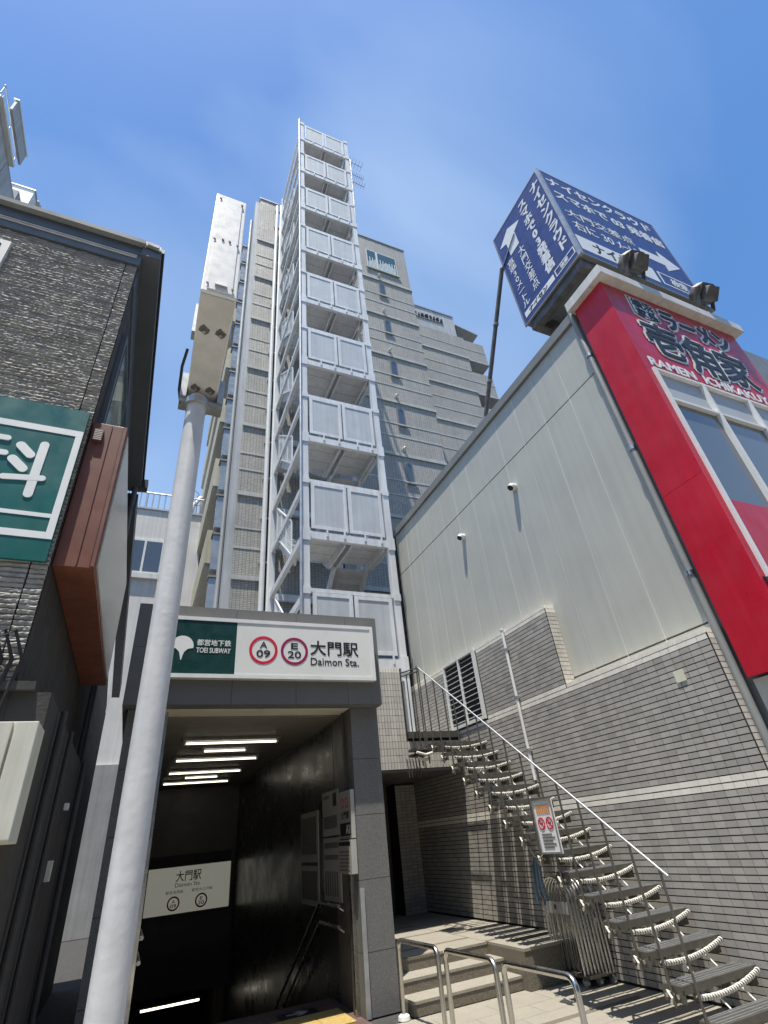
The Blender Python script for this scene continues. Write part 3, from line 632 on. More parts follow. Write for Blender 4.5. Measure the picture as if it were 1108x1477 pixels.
MB().prism([(14.4,0),(16.0,-.35),(16.0,-.25),(14.4,.1)], (0,YS,28.1), RX, UZ, (0,2,0)).build('canopy', G('facade_smooth'), K)
x = 10.75
for i in range(11):   # worn, unreadable raised letters
    wd = random.uniform(.14,.26)
    for q in range(3):
        z = 27.88+random.uniform(0,.3); box('raised_letter', G('ink'), K, x+random.uniform(0,wd*.6), x+wd, YS-.02, YS+.049, z, z+random.uniform(.05,.14))
    box('letter_rail', G('metal_trim'), K, x, x+wd+.02, YS-.0, YS+.048, 27.80, 27.86); x += wd+.06
# ================================================================== ESCAPE STAIR TOWER
K = thing('escape_stair_tower', 'white steel escape stair tower with perforated panels and switchback flights', 'stair tower', (3.73, 11.3, 0))
TX0, TX1, TY0, TY1 = 2.70, 4.77, 9.5, 13.0
for x in (TX0, TX1):
    for y in (TY0, TY1): box('post', G('tower_white'), K, x-.075, x+.075, y-.075, y+.075, 2.87, 28.95)
MB().tube([(TX0-.12,TY0-.09,3.602),(TX0-.12,TY0-.09,29.05)], .035, 10).build('corner_pipe', G('galv'), K, smooth=True)
trm = MB().box(-.44, .44, -.13, .13, -.02, .02).mesh('tread'); trm.materials.append(G('tower_grey'))
XM = (TX0+TX1)/2
for k in range(-1, 8):
    z = 7.45+H*(k-0)
    if k == -1: z = 4.60
    # beams: channel under the panels, rail over them
    for y, nm in ((TY0,'front'), (TY1,'back')):
        box('beam', G('tower_white'), K, TX0+.076, TX1-.076, y-.05, y+.05, z-.22, z-.02)
    box('top_rail', G('tower_white'), K, TX0+.076, TX1-.076, TY0-.05, TY0+.02, z+1.34, z+1.42)
    for x in (TX0, TX1):
        box('side_beam', G('tower_white'), K, x-.05, x+.05, TY0+.076, TY1-.076, z-.20, z-.03); box('side_beam', G('tower_white'), K, x-.04, x+.04, TY0+.076, TY1-.076, z+1.22, z+1.38)
        box('gusset', G('tower_white'), K, x-.09, x+.09, TY0-.10, TY0-.076, z-.30, z+.02); box('gusset', G('tower_white'), K, x-.085, x+.085, TY0-.098, TY0-.076, z+1.27, z+1.43)
    if z+1.5 < 29.5:
        for a, b in ((TX0+.13, XM-.02), (XM+.02, TX1-.13)):
            p_ = box('panel', G('perforated'), K, a+.06, b-.06, TY0-.052, TY0-.040, z+.10, z+1.26)
            frame('panel_frame', G('tower_white'), p_, (0,TY0-.036,0), RX, UZ, (a,b,z+.04,z+1.32), .085, 0, .03)
            for c_ in (a+.35, b-.12): box('panel_clip', G('tower_white'), p_, c_, c_+.04, TY0-.075, TY0-.051, z-.14, z+.05)
    box('landing', G('tower_grey'), K, TX0+.076, TX1-.076, TY0+.06, 10.75, z-.07, z-.01)
    for xj in (XM-.10, XM+.06, TX1-.16): box('landing_joist', G('tower_white'), K, xj, xj+.05, TY0+.06, 10.74, z-.26, z-.072)
    for j in range(2): box('landing_seam', G('metal_trim'), K, TX0+.08, TX1-.08, TY0+.45+.42*j, TY0+.46+.42*j, z-.073, z-.0705)
    if k < 7:
        zb = z+H/2
        box('back_landing', G('tower_grey'), K, TX0+.076, TX1-.076, 12.42, TY1-.06, zb-.07, zb-.01); box('landing_joist', G('tower_white'), K, TX0+.08, TX1-.08, 12.5, 12.56, zb-.16, zb-.072)
        for sx, (xa, xb), (p, q) in ((0, (TX0+.11, XM-.06), ((10.75,z),(12.42,zb))), (1, (XM+.06, TX1-.11), ((12.42,zb),(10.75,z+H)))):
            fl = MB()
            for xs in (xa, xb):
                fl.obox((xs,p[0],p[1]-.13), (xs,q[0],q[1]-.13), .05, .26)
            fo = fl.build('flight', G('tower_white'), K)
            for j in range(1, 8):
                f = j/8; y = p[0]+(q[0]-p[0])*f; zz_ = p[1]+(q[1]-p[1])*f
                link('tread', trm, None, fo, ((xa+xb)/2, y, zz_))
                box('riser', G('tower_grey'), fo, xa+.026, xb-.026, y-.005 if q[0] > p[0] else y+.09, y+.005 if q[0] > p[0] else y+.10, zz_-.19, zz_-.021)
            # guard of the flight: sloping rails, uprights and mesh
            gx = TX0+.0 if sx == 0 else TX1
            if True:
                gd = MB(); a0 = Vector((gx, p[0], p[1]+1.0)); a1 = Vector((gx, q[0], q[1]+1.0)); dn = Vector((0,0,-.98))
                gd.obox(a0, a1, .04, .04); gd.obox(a0+dn, a1+dn, .04, .04)
                for f in (0, .33, .66, 1): gd.obox(a0.lerp(a1,f), a0.lerp(a1,f)+dn, .035, .035, (0,1,0))
                go = gd.build('flight_guard', G('white_paint'), fo)
                ms = MB()
                for i in range(1, 24):
                    f = i/24; ms.obox(a0.lerp(a1,f), a0.lerp(a1,f)+dn, .008, .008, (0,1,0))
                for i in range(1, 12):
                    ms.obox(a0+dn*(i/12), a1+dn*(i/12), .008, .008)
                ms.build('guard_mesh', G('white_paint'), fo)
box('door_wall', G('facade_tile_x'), K, TX0+.05, TX1-.05, TY1+.08, TY1+.12, 2.9, 28.6)
# ================================================================== METAL-CLAD RAMEN BUILDING
XW, XMW = 4.93, 5.10
R = thing('ramen_building', 'grey metal-clad shop building with a glossy red ramen facade', 'building', (7, 6, 0))
box('core', G('metal_trim'), R, XMW+.03, 11.5, 2.62, 9.80, 0, 7.78)
pw = .5515; ys = [9.78-pw*i for i in range(13)]
for i in range(12):
    y1, y0 = ys[i], max(ys[i]-pw, 3.0)
    for z0, z1 in ((0,3.02),(3.03,6.69),(6.70,7.76)):
        MB().box(XMW, XMW+.028, y0+.002, y1-.002, z0+.006, z1-.006).build('wall_panel', G('metal_panel'), R, bevel=.003)
for yv in ys[1:]:
    if yv > 3.1: box('seam_strip', G('trim_light'), R, XMW-.003, XMW-.0005, yv-.005, yv+.005, .01, 7.755)
box('coping', G('metal_trim'), R, XMW-.05, XMW+.3, 2.9, 9.86, 7.765, 7.93); box('end_flashing', G('ink'), R, XMW-.02, XMW+.2, 9.785, 9.95, 0, 7.764)
for yy, zc in ((5.30,6.18),(6.98,6.17)):
    v = MB().tube([(XMW,yy,zc),(XMW-.075,yy,zc),(XMW-.10,yy,zc-.03)], [.062,.062,.055], 16).build('vent_cap', G('white_paint'), R, smooth=True)
    MB().tube([(XMW-.099,yy,zc-.03),(XMW-.104,yy,zc-.035)], .05, 16).build('vent_mouth', G('ink'), v)
# downpipe on the corner
dp = MB().tube([(XMW-.06,3.10,8.02),(XMW-.07,3.10,7.7),(XMW-.07,3.10,0)], .038, 12).build('downpipe', G('gutter_grey'), R, smooth=True)
for z in (6.9, 5.2, 3.5): MB().tube([(XMW-.07,3.10,z),(XMW-.07,3.10,z+.05)], .048, 12).build('pipe_clip', G('steel'), dp, smooth=True)
MB().tube([(XMW+.3,3.12,8.08),(XMW,3.12,8.12),(XMW-.06,3.10,8.02)], .03, 10).build('conduit', G('galv'), R, smooth=True)
# red facade
RF = 2.485; RXL = 5.0; RXR = 7.85
rs = box('red_side', G('red_panel'), R, RXL, RXL+.05, RF+.001, 3.0, 4.42, 7.78); box('red_side', G('red_panel'), R, RXL, RXL+.05, RF+.001, 3.0, 2.42, 4.416)
box('red_front', G('red_panel'), R, RXL+.001, RXR, RF, RF+.06, 6.04, 7.78); box('red_front', G('red_panel'), R, RXL+.001, 5.125, RF, RF+.06, 3.20, 6.036); box('red_front', G('red_panel'), R, 7.80, RXR, RF, RF+.06, 3.20, 6.036)
box('black_fascia', G('ink'), R, RXL+.052, RXR, RF-.02, RF+.08, 2.45, 3.19); box('shop_front', G('glass_dark'), R, RXL+.06, RXR, RF+.09, RF+.13, 0, 2.44)
box('jamb', G('metal_panel'), R, RXL+.06, XMW-.002, 2.60, 3.0, 0, 2.40); 
MB().box(4.90, RXR+.12, 2.36, 2.60, 7.782, 7.95).build('cornice', G('trim_light'), R, bevel=.006); MB().box(4.90, 5.16, 2.602, 3.05, 7.782, 7.95).build('cornice', G('trim_light'), R, bevel=.006)
# shop window with mullions
wf = MB()
xs = [5.125, 5.98, 6.89, 7.80]
for x in xs: wf.box(x-.022, x+.03, RF-.03, RF+.05, 3.2, 6.036)
for z in (3.2, 5.49, 6.0): wf.box(5.155, 7.78, RF-.028, RF+.048, z, z+.034)
wo = wf.build('window', G('white_paint'), R)
for i in range(3):
    for z0, z1 in ((3.236,5.488),(5.526,5.998)): box('pane', G('shop_glass' if z1 < 5.5 else 'blind'), wo, xs[i]+.032, xs[i+1]-.024, RF+.02, RF+.03, z0, z1)
box('window_poster', G('red_panel'), wo, 5.16, 5.95, RF+.004, RF+.0195, 3.24, 4.10)
box('ceiling_lamp', G('metal_trim'), wo, 5.35, 5.9, RF+.5, RF+.6, 5.0, 5.03)
# brush lettering: white edge, navy body
o_ = (0, RF, 0)
def brush(body, rect, sh=.0):
    text('lettering_edge', body, o_, RX, UZ, rect, G('sign_white'), R, .010, 0, shear=sh, fat=.058)
    text('lettering', body, o_, RX, UZ, rect, G('ink'), R, .018, 0, shear=sh, fat=.018)
brush('ラーメン', (6.02,7.46,7.18,7.60)); brush('壱', (5.40,6.04,6.44,7.12)); brush('角', (6.10,6.74,6.32,7.10)); brush('家', (6.80,7.50,6.36,7.08))
text('lettering', 'RAMEN  ICHIKAKUYA', o_, RX, UZ, (5.14,7.66,6.11,6.26), G('sign_white'), R, .01, 0, fat=.010)
st = [(5.42,7.68),(5.88,7.66),(5.95,7.58),(5.93,7.24),(5.62,7.16),(5.40,7.24)]
shape('stamp_edge', G('sign_white'), R, o_, RX, UZ, st, 0, .008); shape('stamp', G('ink'), R, o_, RX, UZ, [(5.67+(a-5.67)*.93, 7.42+(b-7.42)*.91) for a, b in st], .008, .011)
shape('stamp_field', G('sign_white'), R, o_, RX, UZ, [(5.67+(a-5.67)*.86, 7.42+(b-7.42)*.82) for a, b in st], .011, .013)
text('lettering', '横浜\n家系', o_, RX, UZ, (5.47,5.88,7.22,7.62), G('ink'), R, .018, 0, fat=.008)
# ------------------------------------------------ billboard on the roof
BX0, BX1, BY0, BY1, BZ0, BZ1 = 5.2, 8.18, 2.62, 4.07, 8.85, 11.62
K = thing('rooftop_billboard', 'navy two-sided rooftop billboard with white arrows and Japanese lettering', 'billboard', (6.5, 3.3, 7.95))
box('body', G('metal_trim'), K, BX0+.02, BX1-.02, BY0+.02, BY1-.02, BZ0+.02, BZ1-.02)
box('side_face', G('navy'), K, BX0+.004, BX0+.0199, BY0+.03, BY1-.03, BZ0+.03, BZ1-.03); box('front_face', G('navy'), K, BX0+.03, BX1-.03, BY0+.004, BY0+.0199, BZ0+.03, BZ1-.03)
box('corner_trim', G('galv'), K, BX0-.005, BX0+.055, BY0-.005, BY0+.055, BZ0, BZ1)
for (a, b, c, d, e, f) in ((BX0,BX0+.03,BY0+.056,BY1,BZ1-.03,BZ1),(BX0,BX0+.03,BY0+.056,BY1,BZ0,BZ0+.03),(BX0,BX0+.03,BY1-.03,BY1,BZ0+.031,BZ1-.031),
                           (BX0+.056,BX1,BY0,BY0+.03,BZ1-.03,BZ1),(BX0+.056,BX1,BY0,BY0+.03,BZ0,BZ0+.03),(BX1-.03,BX1,BY0,BY0+.03,BZ0+.031,BZ1-.031)): box('edge_trim', G('metal_trim'), K, a,b,c,d,e,f)
oL = (BX0+.004, BY1, BZ0); W_, H_ = BY1-BY0, BZ1-BZ0
vt = lambda s: '\n'.join(s)
def LT(body, y1, y0, z0, z1, m_, bold): text('lettering', vt(body), oL, YN, UZ, (BY1-y1, BY1-y0, z0-BZ0, z1-BZ0), m_, K, .006, 0, lines=1.0, fat=bold*.3)
LT('ナイセンクラウド', 2.92, 2.71, 9.30, 11.42, G('sign_white'), .045)
LT('スマホで03発着信', 3.28, 3.07, 9.24, 11.44, G('sign_white'), .045)
LT('大門交差点', 3.63, 3.47, 9.28, 10.55, G('sign_white'), .01)
LT('直進30メートル', 3.95, 3.77, 9.20, 10.60, G('sign_white'), .01)
rc = lambda y1, y0, z0, z1: (BY1-y1, BY1-y0, z0-BZ0, z1-BZ0)
plate('white_strip', G('sign_white'), K, oL, YN, UZ, rc(3.98,3.19,8.99,9.12), 0, .004); text('lettering', 'ナイセン', oL, YN, UZ, rc(3.86,3.36,9.005,9.105), G('ink'), K, .008, .03)
frame('search_frame', G('sign_white'), K, oL, YN, UZ, rc(3.15,2.69,8.98,9.14), .018, 0, .005); text('lettering', '検索', oL, YN, UZ, rc(3.02,2.84,9.01,9.11), G('sign_white'), K, .006, .02)
ar = [(3.35,11.17-.02),(3.66,11.36),(3.98,11.17-.02),(3.80,11.06),(3.80,10.66),(3.54,10.66),(3.54,11.06)]
shape('arrow', G('sign_white'), K, oL, YN, UZ, [(BY1-a, b-BZ0) for a, b in ar][::-1], 0, .005)
oF = (0, BY0+.004, 0)
FT = lambda body, r, m_, b: text('lettering', body, oF, RX, UZ, r, m_, K, .006, 0, fat=b*.4)
FT('ナイセンクラウド', (5.34,7.95,11.14,11.42), G('sign_white'), .04); FT('スマホで 03 発着信', (5.36,8.06,10.66,10.96), G('sign_white'), .04)
FT('大門交差点', (5.40,6.98,10.10,10.36), G('sign_white'), .008); FT('右に 30 ﾒｰﾄﾙ', (5.42,6.95,9.68,9.98), G('sign_white'), .008)
plate('white_strip', G('sign_white'), K, oF, RX, UZ, (5.30,7.05,9.02,9.44), 0, .004); FT('ナイセン', (5.62,6.70,9.08,9.38), G('ink'), .03)
frame('search_frame', G('sign_white'), K, oF, RX, UZ, (7.15,8.08,9.04,9.42), .03, 0, .005); FT('検索', (7.42,7.82,9.12,9.34), G('sign_white'), .02)
shape('arrow', G('sign_white'), K, oF, RX, UZ, [(7.05,9.84),(7.60,9.84),(7.60,9.66),(8.07,9.98),(7.60,10.30),(7.60,10.10),(7.05,10.10)], 0, .005)
MB().obox((5.65,2.9,7.9),(5.65,2.9,8.9), .14, .14, (0,1,0)).build('leg', G('rust_steel'), K); MB().obox((5.65,3.85,7.9),(5.65,3.85,8.9), .14, .14, (0,1,0)).build('leg', G('rust_steel'), K)
MB().obox((7.8,2.9,7.9),(7.8,2.9,8.9), .14, .14, (0,1,0)).build('leg', G('rust_steel'), K)
box('base_beam', G('rust_steel'), K, 5.25, 8.15, 2.70, 2.84, 8.68, 8.849); box('base_beam', G('rust_steel'), K, 5.25, 8.15, 3.85, 3.99, 8.68, 8.849); box('base_beam', G('rust_steel'), K, 5.25, 5.39, 2.845, 3.845, 8.68, 8.849)
st_ = MB().tube([(5.12,5.60,7.93),(5.19,4.09,10.66)], .042, 12).build('strut', G('rust_steel'), K, smooth=True)
MB().tube([(5.19,4.09,10.66),(5.19,3.55,11.0)], .014, 8).build('strut_tip', G('galv'), st_)
for f in (.25, .62): 
    a = Vector((5.12,5.60,7.93)).lerp(Vector((5.19,4.09,10.66)), f); b = Vector((5.12,5.60,7.93)).lerp(Vector((5.19,4.09,10.66)), f+.015); MB().tube([a,b], .055, 12).build('strut_collar', G('galv'), st_)
box('strut_foot', G('galv'), K, 5.05, 5.22, 5.5, 5.72, 7.931, 7.96)
# ------------------------------------------------ floodlights on the cornice
def flood(x, lab):
    t = thing('floodlight', lab, 'floodlight', (x, 2.45, 7.95))
    box('base', G('rust_steel'), t, x-.16, x+.10, 2.40, 2.56, 7.951, 7.99)
    MB().obox((x-.05,2.48,7.98),(x-.03,2.40,8.22), .10, .08).build('stem', G('rust_steel'), t, bevel=.008)
    for sx in (-.17, .17): MB().obox((x+sx,2.40,8.16),(x+sx,2.30,8.44), .016, .06).build('yoke', G('rust_steel'), t)
    MB().obox((x-.18,2.40,8.17),(x+.18,2.40,8.17), .05, .03).build('yoke_bar', G('rust_steel'), t)
    prof = [(a*.8,c*.8) for a, c in [(-.24,-.17),(.22,-.17),(.29,-.02),(.24,.15),(.10,.21),(-.16,.21),(-.29,.10),(-.30,-.05)]]
    d = Vector((.10,.62,.66)).normalized(); rr = d.cross(Vector((0,0,1))).normalized(); up = rr.cross(d)
    c0 = Vector((x,2.28,8.38))
    MB().prism(prof, c0, rr, up, d*.13).build('head', G('rust_steel'), t, bevel=.03)
    MB().prism([(a*.84,b*.84) for a, b in prof], c0+d*.1305, rr, up, d*.012).build('lens', G('glass_dark'), t)
    MB().prism([(-.13,-.12),(.13,-.12),(.10,.10),(-.10,.10)], c0-d*.001, rr, up, -d*.12).build('ballast', G('rust_steel'), t, bevel=.012)
    for j in range(5): MB().prism([(-.17+.075*j,-.11),(-.16+.075*j,-.11),(-.16+.075*j,.12),(-.17+.075*j,.12)], c0-d*.0012, rr, up, -d*.03).build('cooling_fin', G('rust_steel'), t)
    MB().tube([(x+.14,2.50,8.42),(x+.30,2.48,8.36),(x+.31,2.5,8.20),(x+.16,2.5,8.10),(x+.02,2.5,8.0)], .011, 6).build('lead', G('black_rubber'), t)
flood(5.80, 'black floodlight on the red shop cornice beside the billboard corner'); flood(7.36, 'black floodlight on the red shop cornice below the search box of the billboard')
# ================================================================== TILED BOUNDARY WALL
Wl = thing('tiled_wall', 'grey tiled side wall with white tile bands beside the rope stair', 'wall', (XW, 6.5, 0))
box('core', G('mortar'), Wl, XW+.006, XMW-.001, 3.15, 10.3, 0, 2.889); box('core', G('mortar'), Wl, XW+.006, XMW-.001, 5.225, 9.72, 2.889, 3.982)
TW, TH, TZ = .115, .0575, .0175; GY0, GY1 = 7.10, 8.18
tile = MB().add([(0,.0032,.0046),(0,TW-.0032,.0046),(0,TW-.0032,TH-.0040),(0,.0032,TH-.0040),(-.012,.0038,.0054),(-.012,TW-.0038,.0054),(-.012,TW-.0038,TH-.0046),(-.012,.0038,TH-.0046)],
               [(4,7,6,5),(0,4,5,1),(1,5,6,2),(2,6,7,3),(3,7,4,0)])
cells = []
for r in range(-1, 69):
    z = r*TH+TZ
    for c in range(0, 62):
        y = 3.152 + c*TW
        if z+TH > 2.90 and (y < 5.215 or y > 9.6): continue
        if z < -.001 or z+TH > 3.99 or y+TW > 10.29: continue
        if GY0-.03 < y+TW/2 < GY1+.03 and z > 2.86: continue
        if z < .345 and y > 6.78: continue
        white = r in (27, 28, 49, 50, 68)
        cells.append((y, z, white))
def tsize(c):
    a = proj((XW, c[0], c[1])); b = proj((XW, c[0]+TW, c[1]+TH))
    inside = -10 < a[0] < 1108 and 0 < a[1] < 1477
    return abs(b[0]-a[0])*abs(b[1]-a[1]) if inside and a[2] > 0 else 0
cells.sort(key=tsize, reverse=True)
tg, tw_ = tile.mesh('tile'), tile.mesh('tile'); tg.materials.append(G('tile_grey')); tw_.materials.append(G('tile_white'))
for y, z, wh in cells[:290]:
    ob = link('tile', tw_ if wh else tg, None, Wl, (XW+.006+random.uniform(-.0012,.0012), y, z)); 
gm, wm = MB(), MB()
for y, z, wh in cells[290:]:
    dx = XW+.006+random.uniform(-.0012,.0012)
    (wm if wh else gm).add([(vx+dx, vy+y, vz+z) for vx, vy, vz in tile.v], tile.f)
for mb_, mm in ((gm,'tile_grey'),(wm,'tile_white')):
    ob = mb_.build('tiles', G(mm), Wl); ob['kind'] = 'stuff'
# end returns, half tiles facing the street
def return_tiles(y, z0, z1, whites):
    r = 0; z = z0
    while z+TH <= z1+.001:
        for j in range(3):
            x0 = XW+.004+j*.0545
            MBt = MB().box(x0+.002, x0+.0525, y-.008, y+.001, z+.0035, z+TH-.0035)
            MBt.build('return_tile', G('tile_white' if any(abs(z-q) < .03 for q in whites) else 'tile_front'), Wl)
        z += TH
box('end_core', G('mortar'), Wl, XW+.004, XMW-.003, 3.140, 3.149, 0, 2.889); box('end_core', G('mortar'), Wl, XW+.004, XMW-.003, 5.212, 5.2245, 2.89, 3.982)
return_tiles(3.140, 24*TH+TZ, 2.893, [49*TH+TZ,27*TH+TZ,28*TH+TZ]); return_tiles(5.212, 51*TH+TZ, 3.986, [68*TH+TZ])
capm = MB().box(-.004, .166, .002, .0545, .003, .052).mesh('cap_tile'); capm.materials.append(G('tile_white'))
y = 3.135
while y < 9.6:
    z = 2.894 if y < 5.16 else 3.987
    link('cap_tile', capm, None, Wl, (XW, y, z)); y += .0575
box('light_plate', G('yellow_plate'), Wl, XW-.018, XW-.002, 3.54, 3.65, 2.54, 2.65)
# louvred gate in the wall
t = thing('louvre_gate', 'grey metal louvre gate set in the tiled wall at the stair top', 'gate', (XW, 7.64, 2.9))
gf = MB()
for a, b, c, d in ((GY0,GY1,2.92,2.97),(GY0,GY1,4.0,4.05),(GY0,GY0+.07,2.971,3.999),(GY1-.05,GY1,2.971,3.999),(7.62,7.66,2.971,3.999)): gf.box(XW-.03, XW+.02, a, b, c, d)
gf.build('gate_frame', G('lamp_white'), t); box('backing', G('ink'), t, XW+.04, XW+.05, GY0+.01, GY1-.01, 2.93, 4.02)
for i in range(12):
    z = 3.01+i*.083; MB().obox((XW-.004,GY0+.071,z),(XW-.004,GY1-.051,z), .006, .022, (.7,0,.7)).build('slat', G('galv'), t)
MB().tube([(XW-.05,7.22,3.55),(XW-.07,7.22,3.55),(XW-.07,7.30,3.55)], .012, 8).build('handle', G('steel'), t)
# standpipe on the wall
t = thing('standpipe', 'slim white vertical pipe fixed to the tiled wall above the stair', 'pipe', (4.88, 6.2, 2.0))
MB().tube([(4.885,6.2,1.95),(4.885,6.2,4.02)], .022, 12).build('pipe', G('lamp_white'), t, smooth=True); MB().tube([(4.885,6.2,4.02),(4.885,6.2,4.05)], .032, 12).build('pipe_cap', G('lamp_white'), t)
for z in (2.3, 3.0, 3.7): box('pipe_clip', G('galv'), t, 4.86, XW-.002, 6.17, 6.23, z, z+.035)
# ================================================================== ENTRANCE RECESS, BALCONY AND STEPS
Q = thing('entrance_steps', 'tan granite steps and landing leading to the dark recessed entrance', 'steps', (3.6, 6.5, 0))
for i, z in enumerate((.115,.23,.345)):
    y0 = 6.17+.30*i
    box('step', G('granite_brown'), Q, 2.80, 4.10, y0, y0+.32 if i < 2 else 10.3, z-.115, z-.024)
    if i < 2: box('tread_slab', G('granite_tan'), Q, 2.80, 4.10, y0-.006, y0+.30, z-.0235, z)
yy = 6.764
while yy < 10.2:
    for a, b in ((2.80,3.45),(3.455,4.095),(4.10,4.92)):
        if random.random() < .4: box('landing_strip', G('granite_brown'), Q, a, b-.01, yy, yy+.07, .322, .345); box('landing_slab', G('granite_tan'), Q, a, b-.003, yy+.073, yy+.397, .322, .345)
        else: box('landing_slab', G('granite_tan'), Q, a, b-.003, yy, yy+.397, .322, .345)
    yy += .40
box('kerb_block', G('granite_brown'), Q, 4.102, 4.92, 6.05, 10.3, .0, .32); box('kerb_slab', G('granite_tan'), Q, 4.103, 4.92, 6.04, 6.76, .3205, .346)
gr = box('drain_frame', G('steel'), Q, 4.3, 4.85, 6.42, 6.58, .3465, .350)
for i in range(12): box('drain_bar', G('steel_dark'), gr, 4.31+.045*i, 4.33+.045*i, 6.43, 6.57, .3503, .353)
A_ = thing('entrance_recess', 'dark recessed entrance with tiled balcony front above it', 'building', (3.9, 9, 0))
box('back_wall', G('interior_wall'), A_, 2.8, 4.92, 10.3, 10.5, .2, 2.5); box('door', G('glass_dark'), A_, 3.35, 4.3, 10.26, 10.299, .346, 2.3); box('left_wall', G('interior_wall'), A_, 2.815, 3.0, 8.05, 10.3, .346, 2.36)
box('pier_core', G('mortar'), A_, 4.5, 4.92, 9.9, 10.298, .346, 2.35)
bc = box('balcony_core', G('mortar'), A_, 2.9, 3.955, 8.008, 8.13, 2.36, 3.93); box('balcony_core', G('mortar'), A_, 3.956, 4.915, 8.008, 8.13, 2.36, 2.79); box('balcony_slab', G('concrete'), A_, 2.9, 4.915, 8.131, 10.3, 2.36, 2.86)
box('floor_edge', G('steel_dark'), A_, 3.962, 4.912, 7.96, 8.12, 2.80, 2.90); box('post_trim', G('galv'), A_, 3.962, 4.0, 7.985, 8.06, 2.902, 3.72)
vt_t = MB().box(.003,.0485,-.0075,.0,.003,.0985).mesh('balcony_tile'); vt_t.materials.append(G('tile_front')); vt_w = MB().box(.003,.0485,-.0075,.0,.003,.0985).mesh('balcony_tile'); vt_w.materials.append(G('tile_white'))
for r in range(16):
    z = 2.36+.1*r
    for c in range(39):
        x = 2.955+.0515*c-.003
        if x < 3.35: continue
        if z > 2.75 and x+.05 > 3.96: continue
        if z+.1 > 3.98: continue
        link('balcony_tile', vt_w if r >= 15 else vt_t, None, A_, (x, 8.008+random.uniform(-.0012,.0012), z))
box('balcony_soffit', G('interior_wall'), A_, 2.9, 4.915, 8.01, 10.3, 2.325, 2.358)
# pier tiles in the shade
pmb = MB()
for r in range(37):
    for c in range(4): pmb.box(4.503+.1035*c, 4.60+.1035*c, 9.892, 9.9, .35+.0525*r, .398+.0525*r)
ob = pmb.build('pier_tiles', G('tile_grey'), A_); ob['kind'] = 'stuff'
# ================================================================== ROPE STAIR
S_ = thing('rope_stair', 'steep steel stair with white ropes coiled under each tread', 'stair', (4.4, 5.4, 0))
SX0, SX1 = 3.99, 4.86; RUN, RISE = .2475, .1735; NT = 15
def ty(i): return 3.895+RUN*(i-2)
def tz(i): return .345+RISE*(i-2)
tm = MB()
tm.box(0, SX1-SX0, .0, .185, -.022, 0); tm.box(0, SX1-SX0, .0, .010, -.050, -.0221); tm.box(0, .012, .0, .20, -.10, -.0221); tm.box(SX1-SX0-.10, SX1-SX0-.02, .02, .15, -.12, -.0221)
tmesh = tm.mesh('tread'); tmesh.materials.append(G('steel_dark'))
grip = MB()
for yg in (.02,.055,.10,.145,.17):
    for i in range(40): grip.box(.03+.0205*i, .044+.0205*i, yg, yg+.012, .0005, .004)
gmesh = grip.mesh('grip'); gmesh.materials.append(G('galv'))
bolt = MB().tube([(0,0,0),(-.02,0,0)], .015, 8).mesh('bolt'); bolt.materials.append(G('steel'))
def rope_meshes():
    n = 150; x0, x1 = .10, SX1-SX0-.02; core = []; coil = []
    turns = 27
    for i in range(n+1):
        f = i/n; x = x0+(x1-x0)*f; sag = -.036*(1-(2*f-1)**2); core.append(Vector((x, -.025-.006*(1-(2*f-1)**2), -.075+.055*f+sag)))
    for i in range(n*6+1):
        f = i/(n*6); j = min(int(f*n), n-1); p = core[j].lerp(core[j+1], f*n-j); a = 2*math.pi*turns*f
        coil.append(p + Vector((0, .0130*math.cos(a), .0130*math.sin(a))))
    c1 = MB().tube(core[::6], .0105, 6).mesh('rope_core'); c1.materials.append(G('rope_core'))
    c2 = MB().tube(coil[::2], .0072, 5).mesh('rope', smooth=True); c2.materials.append(G('rope')); return c1, c2
rc1, rc2 = rope_meshes()
rodm = MB().tube([(0, .09, -.022), (.02, -.07, -.168)], .0065, 6).mesh('tie_rod'); rodm.materials.append(G('lamp_white'))
postm = MB().box(0, .05, .09, .13, -.13, -.0221).mesh('strut'); postm.materials.append(G('steel_dark'))
plm = MB().box(0, .10, .17, .176, -.15, -.031).mesh('gusset'); plm.materials.append(G('galv'))
for i in range(0, NT+1):
    y, z = ty(i), tz(i)
    if z < .02: continue
    td = link('tread', tmesh, None, S_, (SX0, y, z)); link('grip', gmesh, None, td, (SX0, y, z))['kind'] = 'stuff'
    for yb in (.045, .15): link('bolt', bolt, None, td, (SX0, y+yb, z-.060))
    link('rope_core', rc1, None, td, (SX0, y, z)); ob = link('rope', rc2, None, td, (SX0, y, z))
    ob.rotation_euler = (random.uniform(-.06,.06), 0, 0)
    if z > RISE+.03:
        for x in (.33, .62): link('tie_rod', rodm, None, td, (SX0+x, y, z))
        for x in (.22, .56): link('strut', postm, None, td, (SX0+x, y, z))
        for x in (.30, .62): link('gusset', plm, None, td, (SX0+x, y, z))
    # rope knot at the left end
    kn = MB(); c = Vector((SX0-.025, y+.10, z-.055))
    kn.tube([c+Vector((.03,.0,0)), c+Vector((-.012,.02,.025)), c+Vector((-.02,-.02,-.01)), c+Vector((-.012,.0,-.03)), c+Vector((-.006,.016,-.05))], .009, 6); kn.build('rope_knot', G('rope'), td, smooth=True)
